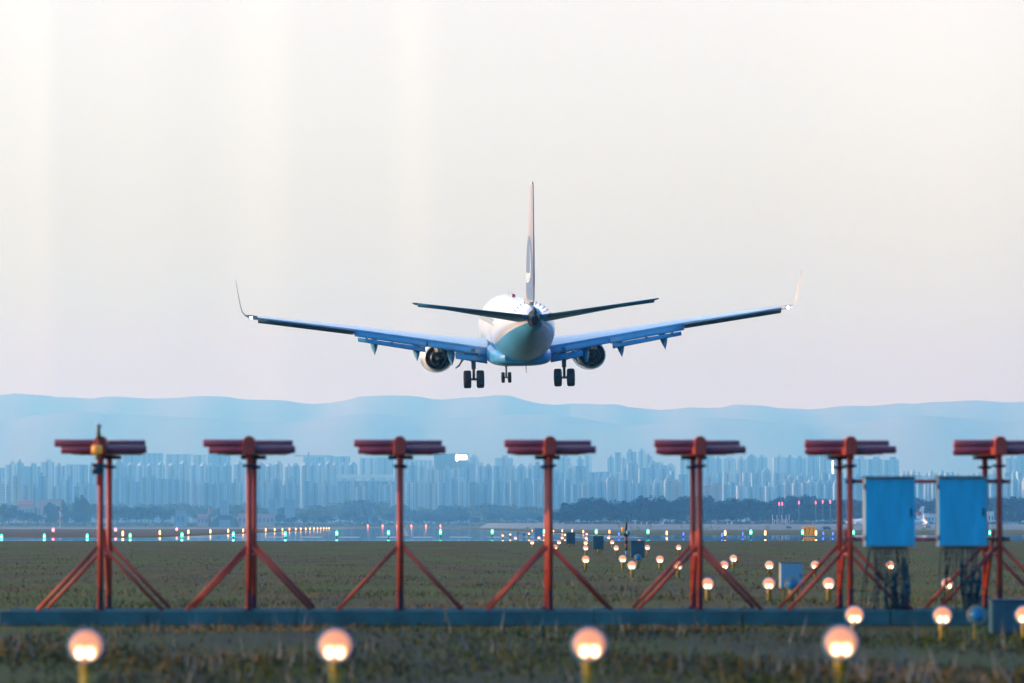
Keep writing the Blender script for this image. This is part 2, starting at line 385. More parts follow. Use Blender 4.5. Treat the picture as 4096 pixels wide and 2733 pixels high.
# ------------------------------------------------------------------ hills
M['hill'] = gmat('bare_hill', (.47, .38, .31), (.53, .42, .34), (.57, .45, .36), (.49, .39, .32), 0.006, 0.03)
def hill(name, pts, d, depth, seed, label):
    rng = random.Random(seed); b = MB(); cols = []
    xs = list(range(-9000, 13200, 60))
    def ridge(x):
        if x <= pts[0][0]: return pts[0][1] + 18 * math.sin((x - pts[0][0]) * .0021)
        if x >= pts[-1][0]: return pts[-1][1] + 18 * math.sin((x - pts[-1][0]) * .0019)
        for (a, ya), (c, yc) in zip(pts, pts[1:]):
            if x <= c:
                t = (x - a) / (c - a); t = t * t * (3 - 2 * t); return ya + (yc - ya) * t
    prof = [(-1.0, 0), (-.75, .12), (-.5, .36), (-.25, .68), (-.1, .9), (0, 1), (.15, .9), (.5, .5), (1, .0)]
    for x in xs:
        y = ridge(x * 1.0) + rng.uniform(-2.2, 2.2)
        top = P(x, y * 1.743, d)
        wob = 8 * math.sin(x * .004) + 6 * math.sin(x * .011 + 2)
        for f, hh in prof:
            yy = d + f * depth + wob * (1 - abs(f)); k = yy / d
            hm = hh * (1 + (.03 * math.sin(x * .019 + f * 5) + .025 * math.sin(x * .047 - f * 7 + 1)) * (1 - hh))
            cols.append((top.x * (1 if f <= 0 else 1), yy, -2 + (top.z + 2) * hm))
    m = len(prof); n = len(xs)
    # xs are in 2350-px columns scaled to source px below
    b.add(cols, [(i * m + j, (i + 1) * m + j, (i + 1) * m + j + 1, i * m + j + 1) for i in range(n - 1) for j in range(m - 1)], 0, True)
    tag(b.build(name, M['hill'], fix=False), label, 'hills', kind='structure')
RID = [(0,906),(45,904),(90,908),(150,911),(200,914),(260,911),(350,913),(400,915),(480,909),(560,915),(640,920),(730,927),(780,922),(830,912),(900,906),(950,910),(1010,918),(1060,913),(1110,909),(1160,908),(1190,915),(1240,924),(1290,928),(1330,924),(1400,928),(1450,934),(1520,941),(1580,936),(1640,938),(1700,929),(1760,933),(1830,940),(1880,937),(1940,929),(2000,930),(2080,927),(2150,924),(2230,918),(2290,922),(2350,922)]
RID = [(x * 1.743, y) for x, y in RID]
hill('hills', RID, 11300, 1300, 3, 'long low blue hill ridge behind the city')
RID2 = [(0,962),(180,946),(420,958),(640,970),(860,948),(1000,960),(1250,950),(1450,975),(1640,960),(1900,978),(2120,955),(2350,968)]
hill('foothills', [(x * 1.743, y) for x, y in RID2], 10500, 500, 5, 'faint lower ridge just in front of the main hills')
# ------------------------------------------------------------------ landing airliner (x right, y forward, z up; origin on the axis above the main wheels)
PL = empty('airliner')
tag(PL, 'white twin-engine passenger jet landing with wheels and flaps down', 'airplane')
SO = 19.6
def st(s): return SO - s
FUS = [(0.0, .03, -.62, -.72), (.3, .45, -.2, -1.08), (1.0, .95, .30, -1.48), (2.0, 1.36, .95, -1.78), (3.0, 1.62, 1.5, -1.93), (4.5, 1.82, 1.88, -2.0), (6, 1.88, 1.98, -2.03), (10, 1.88, 1.98, -2.03), (14, 1.88, 1.98, -2.03), (18, 1.88, 1.98, -2.03), (22, 1.88, 1.98, -2.03), (24, 1.88, 1.98, -2.0), (26, 1.87, 1.98, -1.84), (28, 1.80, 1.98, -1.5), (30, 1.65, 1.98, -1.08), (32, 1.40, 1.96, -.62), (34, 1.02, 1.90, -.14), (35.5, .66, 1.76, .24), (36.6, .40, 1.58, .52)]
def fsec(s, hw, t, b, n=48):
    c = (t + b) / 2; h = (t - b) / 2
    return [(hw * math.sin(2 * PI * k / n), st(s), c + h * math.cos(2 * PI * k / n)) for k in range(n)]
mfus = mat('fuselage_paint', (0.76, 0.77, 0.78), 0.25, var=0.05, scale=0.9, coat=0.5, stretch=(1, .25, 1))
mbelly_shade = mat('belly_shade', (0.06, 0.36, 0.68), 0.42, var=0.14, scale=0.8, coat=0.0, stretch=(1, .25, 1))  # blue shade of the underside put into the belly colour
fb = MB().loft([fsec(*q) for q in FUS])
for i in range(len(fb.f) - 2):                       # blue underside shade painted onto the lower fuselage faces
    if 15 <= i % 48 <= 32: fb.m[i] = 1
fus = fb.build('fuselage', [mfus, mbelly_shade], PL)
# tail cone with the exhaust of the auxiliary engine; its black also holds the cone's shading
TC = [(36.6, .40, 1.58, .52), (37.2, .32, 1.48, .56), (37.7, .27, 1.38, .60), (38.0, .24, 1.30, .64)]
b = MB().loft([fsec(*q, n=24) for q in TC] , capa=False, capb=False)
b.loft([fsec(38.0, .24, 1.30, .64, 24), fsec(38.02, .20, 1.25, .69, 24), fsec(37.6, .17, 1.22, .72, 24)], 1, capa=False)
b.loft([fsec(36.4, .02, 1.62, 1.5, 12), fsec(36.9, .10, 1.80, 1.45, 12), fsec(37.6, .11, 1.72, 1.3, 12), fsec(37.95, .08, 1.55, 1.25, 12)], 1)
b.build('tail_exhaust', [M['black'], M['black']], fus)
for sx in (-1, 1):
    for k in range(5):
        a = sx * R(16 + 12 * k); s = 33.2 + .18 * k; r = 1.2
        hw, tp, bt = 1.21, 1.93, -.34
        c = Vector(((hw + .03) * math.sin(a), st(s), (tp + bt) / 2 + ((tp - bt) / 2 + .03) * math.cos(a)))
        q = Matrix.Rotation(a, 3, 'Y') 
        MB().box(c, (.04, .30, .17), 0, q).build('vortex_generator', M['flap'], fus)
for s, h, x in ((8, .28, 0), (12.5, .3, 0), (17, .22, .0)):
    MB().loft([[(x - .02, st(s), 1.95), (x + .02, st(s), 1.95), (x + .02, st(s + .4), 1.95), (x - .02, st(s + .4), 1.95)], [(x - .012, st(s + .25), 1.98 + h), (x + .012, st(s + .25), 1.98 + h), (x + .012, st(s + .42), 1.98 + h), (x - .012, st(s + .42), 1.98 + h)]], smooth=False).build('blade_antenna', M['white'], fus)
for s, x in ((12, -.35), (15, .4), (25.5, .1)):
    MB().loft([[(x - .02, st(s), -1.9), (x + .02, st(s), -1.9), (x + .02, st(s + .4), -1.9), (x - .02, st(s + .4), -1.9)], [(x - .012, st(s + .25), -2.5), (x + .012, st(s + .25), -2.5), (x + .012, st(s + .42), -2.5), (x - .012, st(s + .42), -2.5)]], smooth=False).build('blade_antenna', M['dark'], fus)
MB().lathe([(.12, 0), (.11, .1), (.06, .17), (.01, .19)], (0, st(14.6), 1.97)).build('beacon', mat('beacon_red', (.5, .03, .03), .3), fus)
# cabin windows and aft doors
mwin = mat('cabin_window', (.03, .05, .08), .15)
def px(z): return -(1.88 * math.sqrt(max(0, 1 - ((z + .025) / 2.005) ** 2)) + .006)
for i in range(39):
    s = 6.4 + i * .51
    MB().add([(px(.42), st(s), .42), (px(.42), st(s + .25), .42), (px(.76), st(s + .25), .76), (px(.76), st(s), .76)], [(0, 1, 2, 3)]).build('cabin_window', mwin, fus)
# wing to body fairing
FA = [(10.8, 1.2, -1.3, -1.95), (12, 1.75, -1.0, -2.15), (14, 1.98, -.85, -2.26), (18, 2.02, -.85, -2.3), (21, 1.98, -.95, -2.28), (23.5, 1.80, -1.05, -2.15), (26, 1.2, -1.2, -1.92)]
def supsec(s, hw, t, bt, n=32, e=.62):
    c = (t + bt) / 2; h = (t - bt) / 2; out = []
    for k in range(n):
        a = 2 * PI * k / n; sn, cs = math.sin(a), math.cos(a)
        out.append((hw * math.copysign(abs(sn) ** e, sn), st(s), c + h * math.copysign(abs(cs) ** e, cs)))
    return out
MB().loft([supsec(*q) for q in FA]).build('belly_fairing', mbelly_shade, fus)
# --- wing
def yt(p, t):
    return 5 * t * (.2969 * math.sqrt(p) - .126 * p - .3516 * p * p + .2843 * p ** 3 - .1015 * p ** 4)
def le(x): return 12.55 + (x - 1.88) * .525 - (1.0 * max(0, 3.2 - x) if x < 3.2 else 0)
def te(x): return 20.55 if x <= 5.8 else 20.55 + (x - 5.8) * .205
def hinge(x):
    u = x - 1.95
    return -1.2 + .168 * u if u <= 8.45 else .22 + .149 * (u - 8.45)
def tc(x): return .145 - .045 * min(1, (x - 1.5) / 12)
CUT = .74
def sect(x, sx, p1=CUT, dz=0, n=11, up=None, cy=0):
    c = te(x) - le(x); t = tc(x); inc = R(2.2 - 2.0 * min(1, (x - 1.5) / 15))
    z0 = hinge(x) - yt(CUT, t) * c
    pts = []
    ps = [p1 * (1 - math.cos(PI * k / (n - 1))) / 2 for k in range(n)]
    for p in reversed(ps): pts.append((p, yt(p, t) * 1.12))
    for p in ps[1:]: pts.append((p, -yt(p, t) * .88))
    return [(sx * x, st(le(x) + p * c), z0 + (CUT - p) * c * math.tan(inc) + h * c + dz) for p, h in pts]
WX = [1.3, 1.95, 3.0, 4.3, 5.8, 7.3, 8.8, 10.4, 12, 13.5, 15, 16.4]
def panel(x0, x1, f0, f1, t0, t1, sx, n=2):
    """control surface: f(x)->(s, z) of its leading upper edge, (length, drop angle, thickness)"""
    secs = []
    for i in range(n + 1):
        x = x0 + (x1 - x0) * i / n; k = i / n
        s, z = f0(x); Ln = f1[0] + (f1[1] - f1[0]) * k; a = R(t0); th = t1
        sn, cs = math.sin(a), math.cos(a)
        prof = [(0, 0), (.35, .012), (.7, .0), (1, -.012), (.72, -th * .45), (.35, -th * .85), (.08, -th * .8), (0, -th * .5)]
        secs.append([(sx * x, st(s + u * Ln * cs - h * -sn * 1), z - u * Ln * sn + h * cs) for u, h in prof])
    return MB().loft(secs)
for sx in (-1, 1):
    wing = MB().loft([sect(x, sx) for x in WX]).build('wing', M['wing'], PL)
    # tip and winglet
    tip = [sect(16.405, sx, 1.0), sect(16.9, sx, 1.0)]
    x0 = 16.9; base = sect(16.9, sx, 1.0)
    cz = sum(p[2] for p in base) / len(base)
    path = [(17.15, .10, R(35), .8, .25), (17.34, .34, R(62), .66, .5), (17.44, .72, R(80), .55, .85), (17.56, 1.45, R(82), .4, 1.45), (17.68, 2.32, R(82), .24, 2.15)]
    for (xx, dz, an, sc, back) in path:
        y0 = base[0][1] ; ymid = max(p[1] for p in base)
        sec = []
        for p in base:
            hy = (p[1] - ymid) * sc; hz = (p[2] - cz) * sc * .35
            sec.append((sx * (xx - hz * math.sin(an)), ymid - back * .75 + hy, cz + dz + hz * math.cos(an)))
        tip.append(sec)
    MB().loft(tip).build('winglet', mat('winglet_light_shade', (.20, .22, .27) if sx < 0 else (.54, .52, .49), .8, var=.05, spec=.1), wing)  # left winglet darkened, right one lightened: light and shade put into the colour
    hg = lambda x: (le(x) + CUT * (te(x) - le(x)), hinge(x))
    # fore flap panels, aft flap panels, aileron
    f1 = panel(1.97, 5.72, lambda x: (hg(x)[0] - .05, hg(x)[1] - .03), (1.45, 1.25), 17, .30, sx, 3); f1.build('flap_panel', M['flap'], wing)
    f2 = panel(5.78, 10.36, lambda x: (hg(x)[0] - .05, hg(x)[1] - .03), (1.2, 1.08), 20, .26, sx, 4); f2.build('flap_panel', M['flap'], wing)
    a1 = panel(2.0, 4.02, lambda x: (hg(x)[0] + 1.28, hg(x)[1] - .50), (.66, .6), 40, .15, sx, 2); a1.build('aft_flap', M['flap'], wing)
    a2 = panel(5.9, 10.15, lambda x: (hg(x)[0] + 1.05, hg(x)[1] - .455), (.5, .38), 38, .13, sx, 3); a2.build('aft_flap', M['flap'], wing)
    for x in (2.5, 3.4):
        MB().box((sx * x, st(hg(x)[0] + 1.2), hg(x)[1] - .46), (.12, .5, .12)).build('flap_track', M['rim'], wing)
    for x in (6.3, 8.0, 9.6):
        MB().box((sx * x, st(hg(x)[0] + 1.0), hg(x)[1] - .43), (.12, .4, .1)).build('flap_track', M['rim'], wing)
    al = panel(10.42, 16.35, lambda x: (hg(x)[0], hg(x)[1] - .02), (1.02, .52), 3, .36, sx, 4)
    al.build('aileron', mat('aileron_shade', (.01, .06, .11), .6), wing)  # underside shade put into the whole aileron's dark colour
    for x, ln in ((4.25, .62), (6.45, .66), (9.12, .62)):
        s, z = hg(x)
        secs = []
        for u, w, zt, zb in ((-1.6, .02, -.5, -.52), (-.9, .2, -.38, -.72), (0, .25, -.38, -.86), (.55, .24, -.5, -1.0), (1.0, .17, -.66, -1.22), (1.35, .07, -.95, -1.36), (1.5, .01, -1.28, -1.42)):
            secs.append([(sx * x + w * math.sin(a), st(s + u), z + (zt + zb) / 2 + (zt - zb) / 2 * math.cos(a)) for a in [2 * PI * k / 12 for k in range(12)]])
        MB().loft(secs).build('flap_fairing', M['flap'], wing)
    p = sect(16.75, sx, 1.0)[0]
    MB().ball((p[0], p[1] - .05, p[2] + .03), .075).build('wingtip_light', M['wlamp'], wing)
    # --- engine
    ex, ez = 4.95, -1.86
    e = MB()
    e.lathe([(.78, -10.95), (.86, -10.7), (.95, -10.6), (1.03, -10.9), (1.09, -11.7), (1.10, -12.6), (1.05, -13.6), (.95, -14.5), (.83, -15.3), (.79, -15.3), (.78, -14.2), (.74, -13.6)][::-1], (sx * ex, st(0), ez), (0, 1, 0), 40, 0, True, False, False, lowz=.96)
    eng = e.build('engine', M['white'], PL)
    MB().lathe([(.785, -15.28), (.77, -14.3), (.6, -14.0), (.5, -14.0)], (sx * ex, st(0), ez), (0, 1, 0), 36, 0, True, False, False).build('fan_duct', M['black'], eng)
    MB().lathe([(.52, -13.6), (.60, -14.4), (.55, -15.2), (.46, -16.0), (.43, -16.0), (.44, -15.2), (.42, -14.8)], (sx * ex, st(0), ez), (0, 1, 0), 32, 0, True, False, False).build('core_nozzle', M['hot'], eng)
    MB().lathe([(.43, -14.9), (.3, -14.92), (.28, -15.3), (.2, -15.9), (.1, -16.35), (.01, -16.6)], (sx * ex, st(0), ez), (0, 1, 0), 24, 0, True, False, False).build('exhaust_plug', M['hot'], eng)
    MB().lathe([(.8, -11.0), (.3, -11.1), (.01, -10.8)], (sx * ex, st(0), ez), (0, 1, 0), 28, 0, True, False, False).build('fan_disc', M['dark'], eng)
    py = MB().loft([[(sx * ex + dx, st(s), z) for dx, z in ((-w, zb), (w, zb), (w, zt), (-w, zt))] for s, w, zb, zt in ((11.6, .05, -.9, -.8), (13, .22, -1.1, -.72), (15, .26, -1.35, -.75), (17, .2, -1.45, -.8), (18.6, .06, -1.2, -.9))])
    py.build('pylon', M['white'], eng)
    # --- main gear
    gx = 2.86
    g = MB()
    g.tube((sx * gx, .25, -1.2), (sx * gx, 0, -2.45), .15, .14, 14); g.tube((sx * gx, 0, -2.4), (sx * gx, -.03, -3.12), .085, .085, 12)
    g.tube((sx * gx - .55, -.03, -3.1), (sx * gx + .55, -.03, -3.1), .075, None, 12)
    g.tube((sx * gx, .1, -1.9), (sx * (gx - 1.25), .3, -1.75), .06, None, 8)
    gear = g.build('main_gear', M['strut'], PL)
    q = MB(); q.tube((sx * gx, -.16, -2.35), (sx * gx, -.42, -2.72), .06, .045, 8); q.tube((sx * gx, -.42, -2.72), (sx * gx, -.12, -3.02), .045, .06, 8)
    q.build('torque_link', M['dark'], gear)
    arc = []
    for k in range(9):
        u = k / 8; arc.append((sx * (gx + .18 + .95 * u), .1, -1.95 + .34 * math.sin(PI * min(1, u * 1.25 + .05)) - .42 * u * u))
    dr = MB().loft([[(p_[0], p_[1] - .55, p_[2] + h * .03), (p_[0], p_[1] + .55, p_[2] + h * .03), (p_[0], p_[1] + .55, p_[2] - h * .10 - .01), (p_[0], p_[1] - .55, p_[2] - h * .10 - .01)] for p_, h in zip(arc, (.8, 1.1, 1.2, 1.2, 1.1, .9, .6, .4, .1))], smooth=False)
    dr.build('gear_door', M['dark'], gear)
    def wheel(cx, y, z, r, w, parent, inner):
        h = w / 2
        MB().lathe([(r * .52, -h * .75), (r * .72, -h * .96), (r * .88, -h), (r * .96, -h * .86), (r, -h * .55), (r * 1.0, 0), (r, h * .55), (r * .96, h * .86), (r * .88, h), (r * .72, h * .96), (r * .52, h * .75)], (cx, y, z), (1, 0, 0), 32).build('tyre', M['tyre'], parent)
        MB().lathe([(.02, -h * .7), (r * .3, -h * .8), (r * .5, -h * .78), (r * .525, -h * .7), (r * .525, h * .7), (r * .5, h * .78), (r * .3, h * .8), (.02, h * .7)], (cx, y, z), (1, 0, 0), 24, 0, True).build('wheel_rim', M['rim'], parent)
    for d in (-.41, .41): wheel(sx * gx + d, -.03, -3.1, .565, .46, gear, d)
    # --- horizontal tail, trimmed nose down
    secs = []
    for x, lE, c, z, t in ((.3, 33.7, 4.1, 1.18, .10), (1.0, 34.25, 3.75, 1.27, .10), (4.0, 36.15, 2.45, 1.70, .09), (7.0, 38.05, 1.22, 2.16, .085), (7.2, 38.35, .85, 2.19, .05)):
        pts = []; n = 10; ps = [.72 * (1 - math.cos(PI * k / (n - 1))) / 2 for k in range(n)]
        inc = R(-6.0)
        for p_ in reversed(ps): pts.append((p_, yt(p_, t)))
        for p_ in ps[1:]: pts.append((p_, -yt(p_, t)))
        secs.append([(sx * x, st(lE + p_ * c), z + (.72 - p_) * c * math.tan(inc) + h * c) for p_, h in pts])
    hs = MB().loft(secs).build('horizontal_tail', mat('tailplane_shade_blue', (.03, .26, .44), .5), PL)  # teal shadow of its underside baked into the whole tailplane's colour
    eh = lambda x: (33.7 + (x - .3) * .648 + .72 * (4.1 - (x - .3) * .43), 1.18 + (x - .3) * .146 + .09 * (1 - x / 8))
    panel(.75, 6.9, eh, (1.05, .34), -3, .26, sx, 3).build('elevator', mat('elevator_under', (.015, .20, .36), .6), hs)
# --- fin
def fsecz(z, lE, tE, w, p1=.72):
    c = tE - lE; pts = []; n = 10; ps = [p1 * (1 - math.cos(PI * k / (n - 1))) / 2 for k in range(n)]
    t = w / c
    for p_ in reversed(ps): pts.append((p_, yt(p_, t)))
    for p_ in ps[1:]: pts.append((p_, -yt(p_, t)))
    return [(h * c, st(lE + p_ * c), z) for p_, h in pts]
FZ = [(1.75, 27.2, 36.75, .5), (2.25, 29.6, 36.85, .5), (3.0, 31.1, 37.0, .5), (5.0, 32.75, 37.4, .42), (7.0, 34.4, 37.8, .32), (8.9, 35.95, 38.2, .22), (9.12, 36.4, 38.2, .1)]
fin = MB().loft([fsecz(*q) for q in FZ]).build('vertical_fin', mat('fin_paint', (.50, .47, .47), .35, var=.06, scale=.5), PL)
rd = []
for z, lE, tE, w in FZ:
    if z < 2: z, lE, tE, w = 2.05, 28.8, 36.8, .5
    if z > 9.0: z = 8.95
    c = tE - lE; s0 = lE + .725 * c; t = yt(.72, w / c) * c
    rd.append([(-t, st(s0), z), (t, st(s0), z), (t * .12 + .01, st(tE), z), (-t * .12 - .01, st(tE), z)])
rud = MB().loft(rd, smooth=False).build('rudder', mat('rudder_paint', (.40, .39, .43), .4, var=.05, scale=.5), fin)
# blue grey painted panel with a white sweeping curve on both sides of the fin
for sx in (-1, 1):
    def fp(s, z, off=.012):
        for (z0, l0, t0, w0), (z1, l1, t1, w1) in zip(FZ, FZ[1:]):
            if z <= z1:
                k = (z - z0) / (z1 - z0); lE = l0 + (l1 - l0) * k; tE = t0 + (t1 - t0) * k; w = w0 + (w1 - w0) * k; break
        c = tE - lE; p_ = min(.995, max(.03, (s - lE) / c))
        h = yt(min(p_, .72), w / c) * c
        if p_ > .725:
            t = yt(.72, w / c) * c; h = t + (t * .12 + .01 - t) * (p_ - .725) / .275
        return (sx * (h + off), st(s), z)
    def ribbon(rows, off, m, name):
        vs = []; n = 7
        for z, a, b_ in rows: vs += [fp(a + (b_ - a) * k / (n - 1), z, off) for k in range(n)]
        MB().add(vs, [(i * n + k, i * n + k + 1, (i + 1) * n + k + 1, (i + 1) * n + k) for i in range(len(rows) - 1) for k in range(n - 1)], 0, True).build(name, m, fin)
    ribbon([(2.15, 33.6, 36.6), (2.6, 33.3, 36.7), (3.2, 33.4, 36.9), (3.8, 33.6, 37.0), (4.4, 33.9, 37.1), (5.0, 34.3, 36.9), (5.6, 34.9, 36.6), (5.95, 35.6, 36.1)], .012, M['emblem'], 'emblem_panel')
    ribbon([(3.15, 34.0, 34.6), (3.25, 33.5, 35.4), (3.6, 33.3, 35.9), (3.75, 33.6, 36.0)], .02, M['white'], 'emblem_curve')
    ribbon([(3.5, 35.55, 36.0), (4.2, 36.0, 36.35), (5.0, 36.15, 36.4), (5.4, 36.1, 36.2)], .022, M['white'], 'emblem_curve')
# --- nose gear
g = MB(); ny = st(4.0)
g.tube((0, ny + .1, -1.8), (0, ny, -2.95), .10, .09, 12); g.tube((0, ny, -2.9), (0, ny - .03, -3.66), .065, None, 10); g.tube((-.3, ny - .03, -3.64), (.3, ny - .03, -3.64), .05, None, 10)
g.tube((0, ny, -2.6), (0, ny + .9, -1.95), .05, None, 8)
ng = g.build('nose_gear', M['strut'], PL)
for d in (-.22, .22): wheel(d, ny - .03, -3.64, .36, .22, ng, d)
for d in (-.3, .3): MB().box((d, ny + .2, -2.15), (.03, 1.3, .5)).build('gear_door', M['white'], ng)
# attitude: 3.1 deg left of the line of sight, nose up, left wing low
Rm = Matrix.Rotation(R(3.1), 4, 'Z') @ Matrix.Rotation(R(4.26), 4, 'X') @ Matrix.Rotation(R(-1.25), 4, 'Y')
PL.matrix_world = Matrix.Translation(P(2073, 756 * 1.743, 251)) @ Rm
# ------------------------------------------------------------------ red localizer masts
BO = R(1.07)
ax = Vector((-math.sin(BO), math.cos(BO), 0)); lx = Vector((math.cos(BO), math.sin(BO), 0))
def mast_proto():
    root = empty('antenna_mast')
    ELS = [(.0, 1.235), (.43, 1.14), (.76, 1.05), (1.06, .98), (1.32, .91), (1.55, .84)]
    zu, zl = 2.447, 2.362
    for i, (y, ln) in enumerate(ELS):
        for sx in (-1, 1):
            up = (sx < 0) == (i % 2 == 0)
            z = zu if up else zl
            bb = MB(); x0, x1 = sx * .07, sx * ln / 2
            bb.lathe([(.001, 0), (.05, 0), (.052, .01), (.052, abs(x1 - x0) - .012), (.046, abs(x1 - x0)), (.001, abs(x1 - x0))], (x0, y, z), (sx, 0, 0), 16, 0, True, False, False)
            bb.build('dipole_tube', M['wine'], root)
    def bsec(y, w, zt, zb):
        pts = [(-w, y, zb), (w, y, zb), (w, y, zt - w)]
        pts += [(w * math.cos(a), y, zt - w + w * math.sin(a)) for a in [PI * k / 8 for k in range(1, 8)]]
        pts += [(-w, y, zt - w)]
        return pts
    MB().loft([bsec(-.12, .083, 2.545, 2.285), bsec(.28, .083, 2.545, 2.285)]).build('boom_cap', M['red'], root, bevel=.012)
    MB().loft([bsec(.284, .062, 2.49, 2.305), bsec(1.72, .062, 2.47, 2.3)]).build('boom', M['red'], root)
    MB().box((0, 1.3, 2.275), (.34, .3, .05)).build('feed_box', M['clamp'], root)
    for y, lab in ((.06, 0), (1.46, 1)):
        MB().lathe([(.041, .2), (.041, 2.29)], (0, y, 0), (0, 0, 1), 16).build('post', M['red'], root)
        c = MB(); c.lathe([(.055, 2.125), (.062, 2.13), (.062, 2.16), (.055, 2.165)], (0, y, 0), (0, 0, 1), 16); c.box((.075, y, 2.145), (.03, .04, .035)); c.box((-.075, y, 2.145), (.03, .04, .035))
        c.build('clamp', M['clamp'], root)
        MB().box((0, y, .212), (.16, .16, .02)).box((0, y - .045, .36), (.035, .012, .26)).build('base_plate', M['clamp'], root)
        for sx in (-1, 1):
            MB().tube((sx * .03, y, 1.06), (sx * .84, y, .205), .026, None, 10).build('brace', M['red'], root)
    MB().tube((0, .6, 1.28), (0, 1.62, .205), .026, None, 10).build('brace', M['red'], root)
    MB().tube((0, .06, .95), (0, 1.46, .95), .02, None, 8).build('tie_bar', M['red'], root)
    return root
MX = [401, 996, 1599, 2200, 2800, 3402, 4000]
ML = ['first red twin-post antenna mast, carrying an amber obstruction lamp', 'second red antenna mast from the lamp-topped one, on the beam', 'third red antenna mast, standing under the near edge of the hanging engine', 'fourth red antenna mast, in the middle of the row of seven', 'fifth red antenna mast, with lit approach lamps scattered at its feet', 'sixth red antenna mast, with a blue cabinet hung beside its post', 'last red antenna mast, with the second blue cabinet before its far post']
ML[2] = 'third red antenna mast from the lamp-topped end of the row'
mp0 = mast_proto(); MD = []
for i, x in enumerate(MX):
    d = 53.5
    for _ in range(5):
        p = P(x, HOR, d); d = 53.5 + p.x * math.sin(BO)
    m = mp0 if i == 0 else copy_tree(mp0)
    p = P(x, HOR, d + .12)
    m.location = (p.x, p.y, 0); m.rotation_euler = (0, 0, BO); MD.append(m)
    tag(m, ML[i], 'antenna mast', 'red antenna masts in a row on the concrete beam')
def MP(i, lx_, ly, z):
    """point in the frame of mast i"""
    return MD[i].location + lx * lx_ + ax * ly + Vector((0, 0, z))
# concrete beams under the masts
def beam(name, y0, x0, x1, label, n):
    b0 = empty(name, MD[3].location); b0.rotation_euler = (0, 0, BO)
    tag(b0, label, 'concrete beam')
    w = (x1 - x0) / n
    for k in range(n):
        MB().box((x0 + (k + .5) * w, y0, .1), (w - .02, .26, .2)).build('beam_segment', M['beam'], b0, bevel=.01)
xl = (P(-20, HOR, 53).x - MD[3].location.x); xr = P(4180, HOR, 53).x - MD[3].location.x
beam('foundation_beam', .06, xl, xr, 'long blue-grey concrete beam carrying the near posts of the red masts', 7)
beam('foundation_beam', 1.46, xl, xr, 'second concrete beam behind, carrying the far posts of the red masts', 7)
# obstruction lamp on the first mast
ob = empty('obstruction_light', MP(0, -.015, -.16, 2.0)); ob.rotation_euler = (0, 0, BO)
tag(ob, 'amber and dark obstruction lamp fixed to the first red mast', 'warning light')
MB().tube((0, .0, -.12), (0, 0, .52), .022, None, 10).build('bracket_pole', M['red'], ob)
MB().lathe([(.05, .300), (.072, .305), (.074, .36), (.070, .405), (.05, .418)], (-.02, -.02, 0), (0, 0, 1), 16).build('amber_lamp', M['amber'], ob)
MB().lathe([(.034, .225), (.038, .24), (.038, .30)], (-.012, -.02, 0), (0, 0, 1), 16).build('lamp_collar', mat('collar_olive', (.22, .20, .09), .5), ob)
MB().lathe([(.07, -.075), (.07, .075)], (0, -.02, .10), (1, 0, 0), 16).box((0, -.02, .10), (.145, .13, .145)).build('dark_housing', mat('dark_teal', (.012, .04, .055), .4), ob)
b = MB(); b.lathe([(.024, .50), (.030, .54), (.024, .62), (.018, .66)], (0, 0, 0), (0, 0, 1), 12); b.tube((.0, 0, .64), (.026, 0, .69), .022, .016, 10)
b.build('sensor_stem', mat('olive_sensor', (.07, .08, .02), .5), ob)
MB().ball((-.018, 0, .69), .026).build('sensor_cap', M['white'], ob)
# hung cabinets between the last two masts
def cabinet(i, x0, x1, y0, y1, label):
    d = MD[5].location.y - .1
    a = P(x0, y1, d); c = P(x1, y0, d)
    w = c.x - a.x; h = c.z - a.z
    o = empty('equipment_cabinet', ((a.x + c.x) / 2, d, a.z)); o.rotation_euler = (0, 0, R(2.2))
    tag(o, label, 'cabinet', 'blue cabinets hung on the red rails')
    MB().box((0, .12, h / 2), (w - .004, .22, h)).build('shell', M['cabside'], o, bevel=.006)
    MB().box((.004, .004, h / 2 - .004), (w - .012, .018, h - .035)).build('door', M['cab'], o, bevel=.005)
    MB().box((0, .10, h + .012), (w + .03, .29, .022)).build('roof', mat('cabinet_roof', (.08, .22, .3), .5), o, bevel=.005)
    MB().box((w * .42, -.012, h * .5), (.02, .02, .11)).build('handle', M['clamp'], o)
    MB().box((0, .11, -.012), (w * .7, .12, .024)).build('cable_gland', M['clamp'], o)
    for zz in (.12, h - .12): MB().box((-w * .49, -.004, zz), (.02, .02, .07)).build('hinge', M['clamp'], o)
    return o, w, h
C1, w1, h1 = cabinet(0, 3458, 3660, 1912, 2188, 'blue cabinet hung beside the sixth red mast, nearer the middle of the array')
C2, w2, h2 = cabinet(1, 3752, 3948, 1911, 2187, 'blue cabinet hung in front of the last red mast')
for yy, lab in ((1926, 'upper red rail holding up the two blue cabinets'), (2157, 'lower red rail crossing behind the foot of the two blue cabinets')):
    d5, d6 = MD[5].location.y + .0, MD[6].location.y
    a = P(3396, yy, d5 + .1); c = P(4040, yy, d6 + .1)
    r_ = empty('mounting_rail', a); tag(r_, lab, 'rail')
    MB().tube((0, 0, 0), c - a, .026, None, 12).build('pipe', M['red'], r_)
    for q in (P(3402, yy, d5 + .1), P(4000, yy, d6 + .1)):
        MB().box(q - a, (.13, .14, .06)).build('clamp', M['clamp'], r_, bevel=.006)
